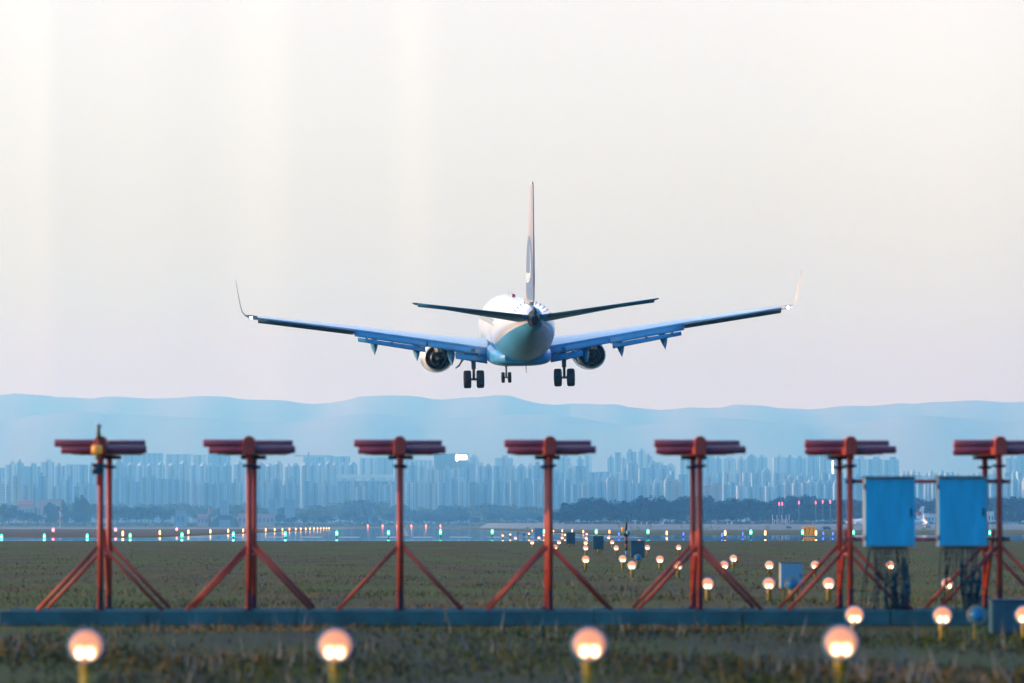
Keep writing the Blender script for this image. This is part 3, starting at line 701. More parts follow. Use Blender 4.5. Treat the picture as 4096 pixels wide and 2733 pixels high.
def cables(o, w, label, seed, fat):
    rng = random.Random(seed); c0 = o.location
    root = empty('cable_bundle', (c0.x, c0.y + .1, 0)); tag(root, label, 'cables', 'black cables under the cabinets')
    for k in range(19):
        x = -w * .40 + w * .74 * k / 18 + rng.uniform(-.008, .008)
        z0 = c0.z - .01; xe = x + rng.uniform(-.12, .06) ; bow = rng.uniform(-.06, .06); ye = rng.uniform(-.02, .35)
        if k > 8: xe = w * .12 + rng.uniform(-.1, .12)
        pts = []
        for j in range(11):
            u = j / 10
            pts.append((x + (xe - x) * u ** 1.5 + bow * math.sin(PI * u), ye * u * u, z0 * (1 - u) + .12 * u))
        MB().path(pts, .008, 5).build('cable', M['cable'], root)
    for k in range(fat):
        x = rng.uniform(-.04, w * .36); top = rng.uniform(.35, .85); pts = []
        for j in range(8):
            u = j / 7; pts.append((x + .04 * u + .03 * math.sin(5 * u + k), .02 + .3 * u * u + rng.uniform(-.01, .01), (c0.z * top) * (1 - u) + .02))
        MB().path(pts, .021, 6).build('conduit', mat('conduit', (.01, .07, .10), .6) if k == 0 else bpy.data.materials['conduit'], root)
cables(C1, w1, 'loose black cables drooping below the cabinet beside the sixth mast', 3, 13)
cables(C2, w2, 'black cables falling below the cabinet in front of the last mast', 8, 11)
# low boxes in the grass
def ground_box(x0, x1, y0, y1, yb, label, legs, col='cab', flip=False):
    g = G((x0 + x1) / 2, yb); d = g.y
    a = P(x0, y1, d); c = P(x1, y0, d); w = c.x - a.x; h = c.z - a.z
    z0 = terr(d)
    o = empty('junction_box', (g.x, d, z0)); tag(o, label, 'junction box', 'low junction boxes in the grass')
    zb = a.z - z0
    MB().box((0, .12, zb + h / 2), (w, .25, h)).build('shell', M['cabside'] if col == 'cab' else M['dkbox'], o, bevel=.008)
    MB().box((.004, -.008, zb + h / 2 - .003), (w - .03, .016, h - .03)).build('door', M['cab2'] if col == 'cab' else M['dkbox'], o, bevel=.004)
    MB().box((0, .12, zb + h + .008), (w + .03, .29, .014)).build('roof', M['dkbox'], o)
    MB().box((w * .4, -.022, zb + h * .5), (.015, .014, .07)).build('handle', M['clamp'], o)
    for sx in (-1, 1):
        if legs: MB().box((sx * w * .3, .12, zb / 2), (.045, .045, max(.02, zb))).build('leg', M['yellow'], o)
M['cab2'] = mat('small_box_paint', (.16, .36, .5), .5, var=.06)
M['dkbox'] = mat('dark_box_paint', (.03, .10, .14), .55, var=.15)
ground_box(3121, 3210, 2252, 2354, 2400, 'blue metal junction box on short legs behind an unlit lamp', True)
ground_box(2523, 2578, 2165, 2232, 2252, 'dark teal junction box below a lit lamp, by the striped pole', True, 'dk')
ground_box(2372, 2414, 2146, 2198, 2220, 'dark junction box on yellow legs with an unlit lamp in front', True, 'dk')
ground_box(2265, 2300, 2131, 2176, 2188, 'small dark junction box on legs just beyond the fourth mast', True, 'dk')
ground_box(2137, 2171, 2114, 2155, 2162, 'plain blue box standing before the taxiway, before the fourth mast', False)
ground_box(3966, 4096 + 30, 2402, 2535, 2542, 'big dark green box at the foot of the last mast', False, 'dk')
# ------------------------------------------------------------------ approach lamps
LR = .1
def lamp_proto(lit):
    o = empty('approach_lamp')
    a = Vector((0, -1, .10)).normalized()
    hd = MB(); hd.lathe([(.03, -.10), (.075, -.085), (LR * 1.05, -.03), (LR * 1.18, 0), (LR * 1.18, .014), (LR * 1.0, .014)], (0, 0, 0), a, 24, 0, True, True, True)
    hd.build('lamp_head', M['housing'] if lit else M['tanrim'], o)
    prof = [(LR * math.cos(t), .016 + .035 * math.sin(t)) for t in [PI / 2 * k / 6 for k in range(7)]]; prof[-1] = (.001, prof[-1][1])
    if lit:
        MB().lathe(prof, (0, 0, 0), a, 24, 0, True, False, False).build('lens', M['lens'], o)
        rf = MB()
        for sx in (-1, 1):
            rf.ball(Vector((sx * .036, -.042, -.040)), .034, 14, 0, 1.25)
        rf.ball(Vector((0, -.047, -.028)), .030, 12, 0, .8)
        rf.build('reflector_glow', M['bulb'], o)
        fl = MB()
        for sx in (-1, 1): fl.ball(Vector((sx * .034, -.068, -.046)), .021, 10, 0, 1.35)
        fl.build('filament', M['fil'], o)
    else:
        MB().lathe([(r * .82, t) for r, t in prof], (0, 0, .0), a, 24, 0, True, False, False).build('lens', M['dklens'], o)
    MB().lathe([(.030, -.16), (.044, -.15), (.044, -.10), (.030, -.075)], (0, .03, -.02), (0, 0, 1), 12).build('lamp_neck', M['yellow'], o)
    return o
def lamp_post(h):
    return MB().lathe([(.037, 0), (.037, h)], (0, 0, 0), (0, 0, 1), 12)
LP1 = lamp_proto(True); LP0 = lamp_proto(False)
USED = set()
def lamp(x, y, lit, label, h=.30, d=None, sc=1.0):
    if d is None: p = G(x, y, h, 345)
    else: p = P(x, y, d); h = p.z - terr(d)
    src = LP1 if lit else LP0
    o = src if src.name not in USED else copy_tree(src)
    USED.add(src.name)
    o.location = p; o.scale = (sc, sc, sc)
    o.rotation_euler = (0, 0, random.uniform(-.06, .06))
    tag(o, label, 'runway light', 'lit approach lamps on yellow posts' if lit else 'unlit lamps facing away')
    hp = (h - .14 * sc) / sc
    po = MB().lathe([(.043, -h / sc), (.043, -h / sc + max(.05, hp))], (0, .03, 0), (0, 0, 1), 12).build('lamp_post', M['yellow'], o)
    return o
for i, (x, y) in enumerate(((345, 2585), (1342, 2583), (2357, 2578), (3364, 2571))):
    lamp(x, y, True, f'{ordn(i)} big lit lamp from the left in the closest row', d=26.2, sc=1.0)
LROWS = [
 ('second row, just before the beam', [(3418, 2461), (3770, 2463), (4098, 2461)]),
 ('third row, behind the beam', [(2831, 2336), (3076, 2335), (3315, 2334), (3790, 2335)]),
 ('fourth row, from the camera', [(2528, 2262), (2713, 2263), (2897, 2261), (3078, 2261), (3261, 2261), (3561, 2322 - 61)]),
 ('fifth row, from the camera', [(2343, 2238), (2491, 2236), (2640, 2238), (2934, 2234)]),
 ('sixth row, from the camera', [(2221, 2189), (2343, 2192), (2465, 2192), (2590, 2190), (2715, 2190)]),
 ('seventh row, from the camera', [(2129, 2170), (2236, 2169), (2343, 2171), (2449, 2169), (2557, 2166)]),
 ('eighth row, from the camera', [(2062, 2152), (2156, 2151), (2249, 2151), (2345, 2152), (2435, 2150)]),
 ('ninth and farthest row', [(2011, 2141), (2041, 2137), (2116, 2134), (2176, 2140), (2260, 2139), (2347, 2136)])]
for nm, pts in LROWS:
    for i, (x, y) in enumerate(pts):
        lamp(x, y, True, f'{ordn(i)} lit lamp from the left in the {nm}', sc=1.0 if y > 2300 else 1.06)
for (x, y, lab) in ((3908, 2460, 'unlit blue lamp with a tan rim, beside the big dark box'), (3166, 2337, 'unlit blue lamp in front of the blue junction box on legs'), (2551, 2232, 'unlit blue lamp before the dark teal box near the striped pole'), (2392, 2188, 'unlit blue lamp before the dark box on yellow legs'), (2277, 2165, 'unlit small lamp before the small dark box on legs'), (2095, 2138, 'unlit far lamp on a yellow post by the taxiway edge'), (2072, 2133, 'farthest unlit lamp, a dark blob over the taxiway')):
    lamp(x, y, False, lab)
# ------------------------------------------------------------------ runway and taxiway lights
def light_proto(name, m, core, r, h):
    o = empty(name)
    b = MB(); b.lathe([(r * .8, 0), (r, h * .2), (r, h * .7), (r * .6, h * .95), (.003, h)], (0, 0, -h / 2), (0, 0, 1), 12)
    b.build('lamp_glass', m, o)
    if core is not None: MB().lathe([(r * .3, 0), (r * .62, h * .2), (r * .62, h * .45), (.003, h * .6)], (0, -r * .62, -h * .32), (0, 0, 1), 10).build('lamp_core', core, o)
    return o
PROT = {'green': light_proto('threshold_light', M['green'], M['greenc'], .10, .40), 'red': light_proto('red_bar_light', M['rlamp'], M['rcore'], .15, .46),
        'warm': light_proto('runway_edge_light', M['olamp'], None, .085, .42), 'blue': light_proto('taxiway_light', M['blamp'], None, .05, .30), 'end': light_proto('runway_end_light', mat('far_red', (.5, .05, .04), .3, emit=(1, .2, .12), es=2.2), None, .45, 2.0)}
def rlight(kind, p, h, label, cat, group, sc=1.0):
    src = PROT[kind]; o = src if src.name not in USED else copy_tree(src); USED.add(src.name)
    o.location = p; o.scale = (sc,) * 3; tag(o, label, cat, group)
    MB().lathe([(.03, -h / sc), (.03, -.1)], (0, .05, 0), (0, 0, 1), 8).build('lamp_stake', M['clamp'], o)
gx = [6.5, 177.5, 349, 520.7, 728, 933.6, 1141, 1347, 1554, 1762, 1969, 2177, 2385, 2592, 2798, 3003.5, 3210, 3414, 3620, 3959]
gy = [2146.6, 2145, 2145, 2142, 2140, 2137, 2135.5, 2132.8, 2131, 2128, 2127, 2126.6, 2126.6, 2126.6, 2128, 2129, 2129, 2129.7, 2130, 2130.7]
for i, (x, y) in enumerate(zip(gx, gy)):
    d = 334 + (x - 1600) * K * 334 * .026
    p = P(x, y, d); rlight('green', p, p.z - terr(d), f'green light on a dark stake, {ordn(i)} from the left along the threshold', 'runway light', 'green lights along the runway threshold')
for i, (x, y) in enumerate(((213, 2119.8), (462.6, 2119), (707, 2117))):
    p = G(x, y, .62, 600); rlight('red', p, .62, f'bright red light mirrored in the wet pavement, {ordn(i)} from the left', 'runway light', 'red lights beyond the wet taxiway')
for i, x in enumerate((493, 641, 755, 843, 914, 974, 1021, 1064, 1100, 1131, 1159, 1184, 1204, 1224, 1241, 1257, 1271, 1284, 1296, 1307, 1317)):
    d = 26 / ((1618 - x) * K); p = Vector(((x - 2048) * K * d, d, terr(d) + .36)); rlight('warm', p, .36, f'warm edge light, {ordn(i)} from the left in the row converging along the runway', 'runway light', 'warm edge lights on the near side of the runway', 1 + d / 2500)
for i, (x, y) in enumerate(((2129, 2124), (2214, 2125), (2249, 2123), (2289, 2123), (2333, 2127), (2437.6, 2127), (2667, 2132), (2900.6, 2132), (3061, 2132), (3264, 2132))):
    d = 26.5 / ((x - 1618) * K) if x < 2950 else 352; d = min(d, 900)
    p = P(x, y, d); rlight('warm', p, max(.2, p.z - terr(d)), f'warm edge light, {ordn(i)} from the left along the runway side nearer the cabinets', 'runway light', 'warm edge lights on the far side of the runway')
for i, x in enumerate((1472, 1531, 1589, 1646, 1704, 1762)):
    d = 2820; p = Vector(((x - 2048) * K * d, d, terr(d) + 1.3)); rlight('end', p, 1.3, f'faint red light at the far runway end, {ordn(i)} from the left', 'runway light', 'red lights across the far runway end')
for i, (x, y) in enumerate(((2476, 2134), (2734, 2133), (2888, 2137), (2971, 2133), (3293, 2131), (3332, 2132))):
    p = G(x, y + 3, .3, 800); rlight('blue', p, .3, f'small blue taxiway light, {ordn(i)} from the left', 'taxiway light', 'blue taxiway lights')
# striped pole with lamps in the field
g = G(2505, 2228); o = empty('warning_pole', g); tag(o, 'red and black striped pole with amber and white lamps in the field', 'warning pole')
hh = 1.36
for k in range(5):
    MB().lathe([(.05, .25 + k * .13), (.05, .38 + k * .13)], (0, 0, 0), (0, 0, 1), 12).build('pole_band', M['red'] if k % 2 else M['tyre'], o)
MB().lathe([(.04, 0), (.04, .25)], (0, 0, 0), (0, 0, 1), 12).build('pole_foot', M['cab2'], o)
MB().lathe([(.05, .9), (.045, 1.05), (.05, 1.25), (.03, 1.36), (.01, 1.38)], (0, 0, 0), (0, 0, 1), 12).build('pole_head', mat('olive_black', (.05, .045, .01), .5), o)
MB().box((0, 0, .86), (.17, .14, .12)).build('control_box', M['black'], o)
MB().lathe([(.06, 0), (.065, .12), (.05, .2)], (-.13, 0, .97), (0, 0, 1), 12).build('amber_lamp', M['amber'], o)
MB().ball((.07, -.06, .96), .10).build('white_lamp', mat('blue_glass', (.15, .4, .6), .1, coat=1), o)
# ------------------------------------------------------------------ which gap between the red masts a picture column falls in
def gap(x):
    n = ['before the first red mast', 'between the first and second red masts', 'between the second and third red masts', 'between the third and fourth red masts', 'between the fourth and fifth red masts', 'between the fifth and sixth red masts', 'between the sixth and last red masts', 'past the last red mast']
    return n[sum(1 for m in MX if x > m)]
# ------------------------------------------------------------------ city
def bmat(name, wall, glass):
    """wall colour with storeys: darker window bands every three metres"""
    m = bpy.data.materials.new(name); m.use_nodes = True; nt = m.node_tree; N = nt.nodes; L = nt.links; b = N['Principled BSDF']
    tc = N.new('ShaderNodeTexCoord'); br = N.new('ShaderNodeTexBrick')
    mp = N.new('ShaderNodeMapping'); mp.inputs['Rotation'].default_value = (PI / 2, 0, 0)
    L.new(tc.outputs['Object'], mp.inputs['Vector']); L.new(mp.outputs[0], br.inputs['Vector'])
    br.inputs['Scale'].default_value = 1; br.inputs['Brick Width'].default_value = 3.6; br.inputs['Row Height'].default_value = 3.0; br.inputs['Mortar Size'].default_value = .75; br.inputs['Mortar Smooth'].default_value = 0; br.offset = 0
    br.inputs['Color1'].default_value = (*glass, 1); br.inputs['Color2'].default_value = (*[c * .8 for c in glass], 1); br.inputs['Mortar'].default_value = (*wall, 1)
    L.new(br.outputs['Color'], b.inputs['Base Color']); b.inputs['Roughness'].default_value = .6
    return m
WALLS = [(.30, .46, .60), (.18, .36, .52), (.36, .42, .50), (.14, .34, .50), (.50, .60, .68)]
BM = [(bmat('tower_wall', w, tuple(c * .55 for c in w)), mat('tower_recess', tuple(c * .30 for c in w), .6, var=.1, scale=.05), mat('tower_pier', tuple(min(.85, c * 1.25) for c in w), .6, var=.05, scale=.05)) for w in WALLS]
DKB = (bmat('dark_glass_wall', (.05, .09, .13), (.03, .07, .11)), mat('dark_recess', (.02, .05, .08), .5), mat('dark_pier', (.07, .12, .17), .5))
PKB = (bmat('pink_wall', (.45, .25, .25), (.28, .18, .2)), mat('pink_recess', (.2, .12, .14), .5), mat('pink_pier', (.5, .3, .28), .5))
BREC = []
def tower(x0, x1, ytop, d, row, label=None, style=None, roof=None, seed=0, bays=None):
    """high-rise whose facade spans picture columns x0..x1 (4096 px scale) at distance d"""
    rng = random.Random(seed * 7919 + int(x0))
    a = P(x0, HOR, d); c = P(x1, ytop, d); w = c.x - a.x; zb = terr(d); h = c.z - zb; dep = rng.uniform(14, 20)
    mats = style or rng.choice(BM)
    o = empty('high_rise', ((a.x + c.x) / 2, d, zb)); o.rotation_euler = (0, 0, rng.uniform(-.06, .06))
    n = bays or max(1, round(w / rng.uniform(9, 30)))
    # crenellated plan: bays with proud piers and deep recesses, extruded
    fp_ = rng.uniform(.07, .24); pl = []; bw = w / n; x = -w / 2; kinds = []
    for i in range(n):
        f = fp_ * rng.uniform(.85, 1.15)
        for (u, y, kd) in ((0, 0, 2), (f, 0, 2), (f, 1.1, 0), (.5 - .07, 1.1, 0), (.5 - .07, 3.2, 1), (.5 + .07, 3.2, 1), (.5 + .07, 1.1, 0), (1 - f, 1.1, 0), (1 - f, 0, 2), (.94, 0, 2), (.94, 3.6, 1)):
            pl.append((x + u * bw, y)); kinds.append(kd)
        x += bw
    pl.append((w / 2, 3.6)); kinds.append(0)
    pl += [(w / 2, dep), (-w / 2, dep)]; kinds += [0, 0]
    m = len(pl); b = MB(); vs = [(px, py, 0) for px, py in pl] + [(px, py, h) for px, py in pl]
    for i in range(m):
        j = (i + 1) % m
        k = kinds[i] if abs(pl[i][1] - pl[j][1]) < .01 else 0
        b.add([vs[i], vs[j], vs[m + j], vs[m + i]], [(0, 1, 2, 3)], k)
    b.add(vs[m:], [tuple(range(m))], 1)
    b.build('facade', list(mats), o, fix=False)
    # roof storey and lift houses
    r = MB(); kind = roof or rng.choice(['flat', 'lift', 'crown', 'lift'])
    if kind == 'lift':
        r.box((rng.uniform(-.15, .15) * w, dep * .5, h + 2.2), (w * rng.uniform(.25, .45), dep * .4, 4.4))
    elif kind == 'crown':
        r.box((0, dep * .45, h + 1.6), (w * .82, dep * .7, 3.2)).box((0, dep * .45, h + 4.6), (w * .4, dep * .5, 2.9))
    elif kind == 'dome':
        r.lathe([(w * .42, 0), (w * .40, 1.5), (w * .3, 3.4), (w * .12, 4.8), (.01, 5.2)], (0, dep * .5, h), (0, 0, 1), 14, 0, True, False, False)
    else:
        r.box((0, dep * .5, h + .6), (w * 1.01, dep * .9, 1.2))
    r.build('roof', mats[0], o)
    BREC.append(((x0 + x1) / 2, row, o, label))
    return o, w, h, dep
def fill(x0, x1, ytop, d, row, wid, jy=8, js=0.25, gapp=0.12, styles=None, roof=None, seed=0):
    rng = random.Random(seed + int(x0)); x = x0
    while x < x1 - wid * .3:
        w = min(wid * rng.uniform(1 - js, 1 + js), x1 - x)
        tower(x, x + w * (1 - gapp * rng.random()), ytop + rng.uniform(-jy, jy), d + rng.uniform(-70, 70), row, style=rng.choice(styles) if styles else None, roof=roof, seed=seed)
        x += w
D2 = 1.743
rows = ['back', 'middle', 'front']
# back row: far pale blocks
for (a, b_, y) in ((281, 322, 1043), (324, 373, 1042), (380, 435, 1044), (436, 480, 1045), (482, 527, 1043), (696, 745, 1050), (747, 803, 1049), (825, 862, 1053), (864, 902, 1052), (1077, 1099, 1053), (1135, 1177, 1051), (1243, 1275, 1048), (1277, 1309, 1050), (1324, 1340, 1054), (1341, 1357, 1046), (1394, 1410, 1050), (1411, 1426, 1040), (1427, 1437, 1052), (1438, 1461, 1037), (1463, 1482, 1035), (1483, 1497, 1047), (1498, 1522, 1063), (1527, 1550, 1072), (1560, 1575, 1054), (1576, 1608, 1048), (1609, 1641, 1049), (1642, 1656, 1053), (1658, 1690, 1057), (1692, 1713, 1054), (1714, 1737, 1051), (1738, 1761, 1050), (1776, 1799, 1049), (1800, 1822, 1050), (1826, 1851, 1052), (1853, 1880, 1047), (1882, 1907, 1046), (1956, 1990, 1053), (1992, 2026, 1054), (2028, 2064, 1055), (2308, 2332, 1052), (2334, 2362, 1050)):
    tower(a * D2, b_ * D2, y * D2, 6500 + (a * 37 % 240), 'back', roof='flat' if a < 1000 else None)
# long pale office slab, dark office tower with the lit sign
tower(929 * D2, 992 * D2, 1058 * D2, 6700, 'back', roof='flat', bays=6, style=BM[4])
so, sw, sh, sdep = tower(996 * D2, 1075 * D2, 1043 * D2, 6000, 'back', 'dark square office block with a glowing white rooftop sign', style=DKB, roof='flat', bays=3)
# sign: rounded emblem and four characters, lit
sg = MB(); u = 6000 * K
def srect(x0, x1, y0, y1): return ((x0 + x1) / 2, (x1 - x0), (y0 + y1) / 2, (y1 - y0))
wx = lambda px: (px - (996 + 1075) / 2 * D2) * u
wz = lambda py: (HOR - py) * u + EYE - terr(6000)
def plate(x0, x1, y0, y1, dd=0): sg.box(((wx(x0) + wx(x1)) / 2, -.9 + dd, (wz(y0) + wz(y1)) / 2), (wx(x1) - wx(x0), .5, wz(y0) - wz(y1)))
sg.loft([[(wx(1828) + 2.6 * math.cos(t), -1.2, wz(1832) + 5.2 * math.sin(t) * (1 if math.sin(t) < 0 else 1.05)) for t in [2 * PI * k / 20 for k in range(20)]], [(wx(1828) + 2.6 * math.cos(t), -.7, wz(1832) + 5.2 * math.sin(t)) for t in [2 * PI * k / 20 for k in range(20)]]], smooth=False)
for i, cx in enumerate((1841, 1849, 1857, 1865)):
    plate(cx - 3.2, cx - 1.9, 1820, 1841); plate(cx + 1.9, cx + 3.2, 1820, 1841, .01)
    for yy in (1821, 1828, 1835): plate(cx - 3.1, cx + 3.1, yy, yy + 2.6, -.02)
sg.build('lettering', M['signglow'], so)
# tower with the lit vertical strip
to, tw, th, td = tower(1908 * D2, 1921 * D2, 1052 * D2, 5900, 'back', 'slim tower with a bright white lit strip down its corner', roof='flat', bays=1)
u2 = 5900 * K
MB().box(((1911.5 - 1914.5) * D2 * u2, -.8, (HOR - 1074 * D2) * u2 + 2), (3.6 * D2 * u2 * .8, .8, 36 * D2 * u2)).build('lit_strip', M['signglow'], to)
# middle rows
fill(-30, 215 * D2, 1068 * D2, 5500, 'middle', 46, 20, .5, .25, seed=1)
fill(216 * D2, 290 * D2, 1074 * D2, 5500, 'middle', 46, 18, .5, .25, seed=2)
fill(290 * D2, 820 * D2, 1068 * D2, 5600, 'middle', 38, 6, .3, .3, roof='dome', seed=3)
fill(905 * D2, 1262 * D2, 1074 * D2, 5300, 'middle', 48, 12, .5, .2, seed=4)
fill(1262 * D2, 1552 * D2, 1078 * D2, 5300, 'middle', 44, 22, .5, .2, seed=5)
fill(1558 * D2, 1660 * D2, 1086 * D2, 5200, 'middle', 40, 14, .5, .2, seed=6)
fill(1660 * D2, 1808 * D2, 1086 * D2, 5000, 'middle', 40, 3, .15, .25, styles=[BM[0], BM[4]], seed=7)
fill(1808 * D2, 2070 * D2, 1095 * D2, 5100, 'middle', 40, 14, .5, .2, seed=8)
fill(2070 * D2, 2306 * D2, 1090 * D2, 5600, 'middle', 22, 9, seed=9)
fill(2306 * D2, 2400 * D2, 1085 * D2, 5300, 'middle', 26, 8, seed=10)
# long low hall with a pale roof band
hall = empty('long_hall', A(840 * D2, 5000)); tag(hall, 'long low hall with a pale flat roof over a row of columns', 'hall')
uw = (905 - 775) * D2 * K * 5000; hz0 = (HOR - 1104 * D2) * K * 5000 + 2
MB().box((0, 12, (hz0 + 1) / 2), (uw, 20, hz0 + 1)).build('wall', BM[1][1], hall)
MB().box((0, 12, (HOR - 1090 * D2) * K * 5000 + 1), (uw * 1.02, 26, 4)).build('roof', M['white'], hall)
for k in range(22): MB().box((-uw / 2 + (k + .5) * uw / 22, .5, hz0 + 2.2), (1.6, 1.6, 5)).build('column', BM[4][2], hall)
# front row, striped slabs
fill(0, 216 * D2, 1106 * D2, 4500, 'front', 36, 24, .5, .5, seed=21)
fill(255 * D2, 425 * D2, 1104 * D2, 4600, 'front', 36, 12, .35, .3, styles=[BM[1], BM[3]], seed=22)
fill(425 * D2, 562 * D2, 1110 * D2, 4500, 'front', 26, 5, .3, .35, seed=23)
fill(588 * D2, 775 * D2, 1109 * D2, 4500, 'front', 28, 8, .35, .3, seed=24)
fill(775 * D2, 905 * D2, 1110 * D2, 4450, 'front', 38, 12, .55, .25, seed=25)
fill(930 * D2, 1084 * D2, 1107 * D2, 4450, 'front', 38, 10, .55, .25, seed=26)
tower(1078 * D2, 1089 * D2, 1109 * D2, 4380, 'front', 'narrow solid dark block standing among the pale striped slabs', style=DKB, roof='flat', bays=1)
fill(1091 * D2, 1262 * D2, 1107 * D2, 4450, 'front', 38, 10, .55, .25, seed=27)
fill(1275 * D2, 1560 * D2, 1108 * D2, 4450, 'front', 38, 12, .55, .25, seed=28)
for a, b_, y in ((1543, 1563, 1113), (1615, 1634, 1115), (1636, 1656, 1112)):
    tower(a * D2, b_ * D2, y * D2, 4400, 'front', style=PKB)
fill(1660 * D2, 1930 * D2, 1112 * D2, 4600, 'front', 34, 8, .3, .2, seed=29)
fill(2095 * D2, 2160 * D2, 1106 * D2, 4600, 'front', 22, 6, .3, .3, seed=30)
fill(2262 * D2, 2390 * D2, 1107 * D2, 4600, 'front', 24, 6, .3, .3, seed=31)
desc = {'back': 'faint tall block in the farthest city row', 'middle': 'hazy tower in the middle city row', 'front': 'striped slab block in the front city row'}
cnt = {}
for xm, row, o, lab in sorted(BREC, key=lambda t: t[0]):
    gname = {'back': 'tall hazy blocks along the back of the skyline', 'middle': 'hazy towers in the middle of the skyline', 'front': 'striped slab blocks above the far trees'}[row]
    if lab: tag(o, lab, 'building', gname); continue
    k = (row, gap(xm)); cnt[k] = cnt.get(k, 0) + 1
    tag(o, f'{desc[row]}, {ordn(cnt[k] - 1)} {gap(xm)}', 'high rise', gname)
# crane over the city
cr = empty('tower_crane', A(708 * D2, 6200)); tag(cr, 'thin tower crane standing above the hazy blocks', 'crane')
hc = (HOR - 1034 * D2) * K * 6200
MB().box((0, 0, hc / 2), (2.2, 2.2, hc)).build('tower', M['flap'], cr); MB().box((8, 0, hc - 6), (60, 1.6, 1.6)).build('jib', M['flap'], cr)
# ------------------------------------------------------------------ trees
LEAF = [mat('leaf_haze_teal', (.001, .07, .19), .9, spec=.1, col2=(.001, .04, .13), scale=.25), mat('leaf_green', (.055, .11, .085), .9, spec=.1, col2=(.03, .07, .065), scale=.25), mat('leaf_pale', (.13, .17, .13), .9, spec=.1, col2=(.08, .12, .10), scale=.25), mat('leaf_haze_light', (.002, .085, .20), .9, spec=.1)]  # teal and light leaves have the distant haze's blue in their colour
BARK = mat('bark', (.06, .055, .05), .9)
def crown_mesh(seed, n, kind):
    """leaf-clump faces spread through several lobes; unit tree: 1 wide, 1 high"""
    rng = np.random.default_rng(seed); V = []; F = []; MI = []
    if kind == 'poplar': lobes = [(rng.normal(0, .08), rng.normal(0, .08), .18 + .68 * i / 7, .30 * (1 - .55 * (i / 7) ** 2), .13) for i in range(8)]
    else: lobes = [(rng.normal(0, .2), rng.normal(0, .2), rng.uniform(.35, .78), rng.uniform(.17, .30), rng.uniform(.13, .22)) for i in range(11)]
    for i in range(n):
        l = lobes[rng.integers(len(lobes))]
        v = rng.normal(0, 1, 3); v /= np.linalg.norm(v); r = rng.random() ** .4
        c = np.array([l[0] + v[0] * l[3] * r, l[1] + v[1] * l[3] * r, l[2] + v[2] * l[4] * r])
        if c[2] < .05: continue
        s = rng.uniform(.022, .055); q = rng.normal(0, 1, (2, 3)); q /= np.linalg.norm(q, axis=1)[:, None]
        o = len(V); V += [c - q[0] * s, c + q[1] * s * .8, c + q[0] * s, c - q[1] * s * .8]; F.append((o, o + 1, o + 2, o + 3))
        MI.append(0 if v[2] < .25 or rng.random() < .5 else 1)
    return V, F, MI
CR = {}
def crown(kind, seed, mats, name):
    V, F, MI = crown_mesh(seed, 1500, kind)
    b = MB(); b.v = [tuple(v) for v in V]; b.f = F; b.m = MI; b.sm = [False] * len(F)
    return b.build(name, mats, fix=False)
PT = []
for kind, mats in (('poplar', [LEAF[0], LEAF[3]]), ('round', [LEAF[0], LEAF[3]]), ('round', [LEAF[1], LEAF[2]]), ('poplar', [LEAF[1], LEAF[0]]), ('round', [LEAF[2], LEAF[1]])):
    vv = []
    for s in range(3):
        root = empty('leafy_tree')
        c = crown(kind, 11 * s + len(PT) * 3 + 1, mats, 'crown'); c.parent = root
        t = MB(); t.lathe([(.03, 0), (.022, .25), (.012, .6)], (0, 0, 0), (0, 0, 1), 7); t.tube((0, 0, .25), (.13, .05, .5), .012, .006, 5); t.tube((0, 0, .3), (-.12, -.04, .55), .012, .006, 5)
        t.build('trunk', BARK, root); vv.append([root, False])
    PT.append(vv)
TREC = []
def tree(x, ytop, d, wpx, kind, label, group, name='leafy_tree'):
    rng = random.Random(int(x * 13 + d)); e = PT[kind][rng.randrange(3)]
    if e[1]: o = copy_tree(e[0])
    else: o = e[0]; e[1] = True
    p = A(x, d); h = (HOR - ytop) * K * d + EYE - p.z; w = wpx * K * d
    o.location = p; o.scale = (w, w, h / .97); o.rotation_euler = (0, 0, rng.uniform(0, 6.28))
    if name != 'leafy_tree': o.name = name
    tag(o, label, 'tree', group)
rt = random.Random(5)
# dense belt to the right
x = 2262
while x < 4230:
    base = 1992 if x > 2330 else 2010
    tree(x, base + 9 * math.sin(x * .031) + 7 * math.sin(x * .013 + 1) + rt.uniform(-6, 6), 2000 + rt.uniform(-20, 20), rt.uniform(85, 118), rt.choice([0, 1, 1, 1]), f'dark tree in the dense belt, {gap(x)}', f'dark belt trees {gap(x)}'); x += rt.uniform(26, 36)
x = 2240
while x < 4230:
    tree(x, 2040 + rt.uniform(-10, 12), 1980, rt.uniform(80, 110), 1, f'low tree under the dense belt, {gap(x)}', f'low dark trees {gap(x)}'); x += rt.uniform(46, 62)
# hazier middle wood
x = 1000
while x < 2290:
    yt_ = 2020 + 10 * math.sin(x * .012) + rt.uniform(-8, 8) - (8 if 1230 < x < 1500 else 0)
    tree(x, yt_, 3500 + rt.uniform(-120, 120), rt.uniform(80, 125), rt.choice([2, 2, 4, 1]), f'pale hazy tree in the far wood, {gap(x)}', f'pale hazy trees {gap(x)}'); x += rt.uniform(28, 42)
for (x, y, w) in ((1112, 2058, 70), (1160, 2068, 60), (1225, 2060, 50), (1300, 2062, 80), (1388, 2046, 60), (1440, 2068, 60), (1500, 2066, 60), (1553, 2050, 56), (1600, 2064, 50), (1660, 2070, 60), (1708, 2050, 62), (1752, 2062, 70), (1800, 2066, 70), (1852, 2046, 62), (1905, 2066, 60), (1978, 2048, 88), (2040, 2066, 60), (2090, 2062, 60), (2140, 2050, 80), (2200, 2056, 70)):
    tree(x, y, 3070, w, 1, f'dark bushy tree below the hazy wood, {gap(x)}', f'dark low trees {gap(x)}')
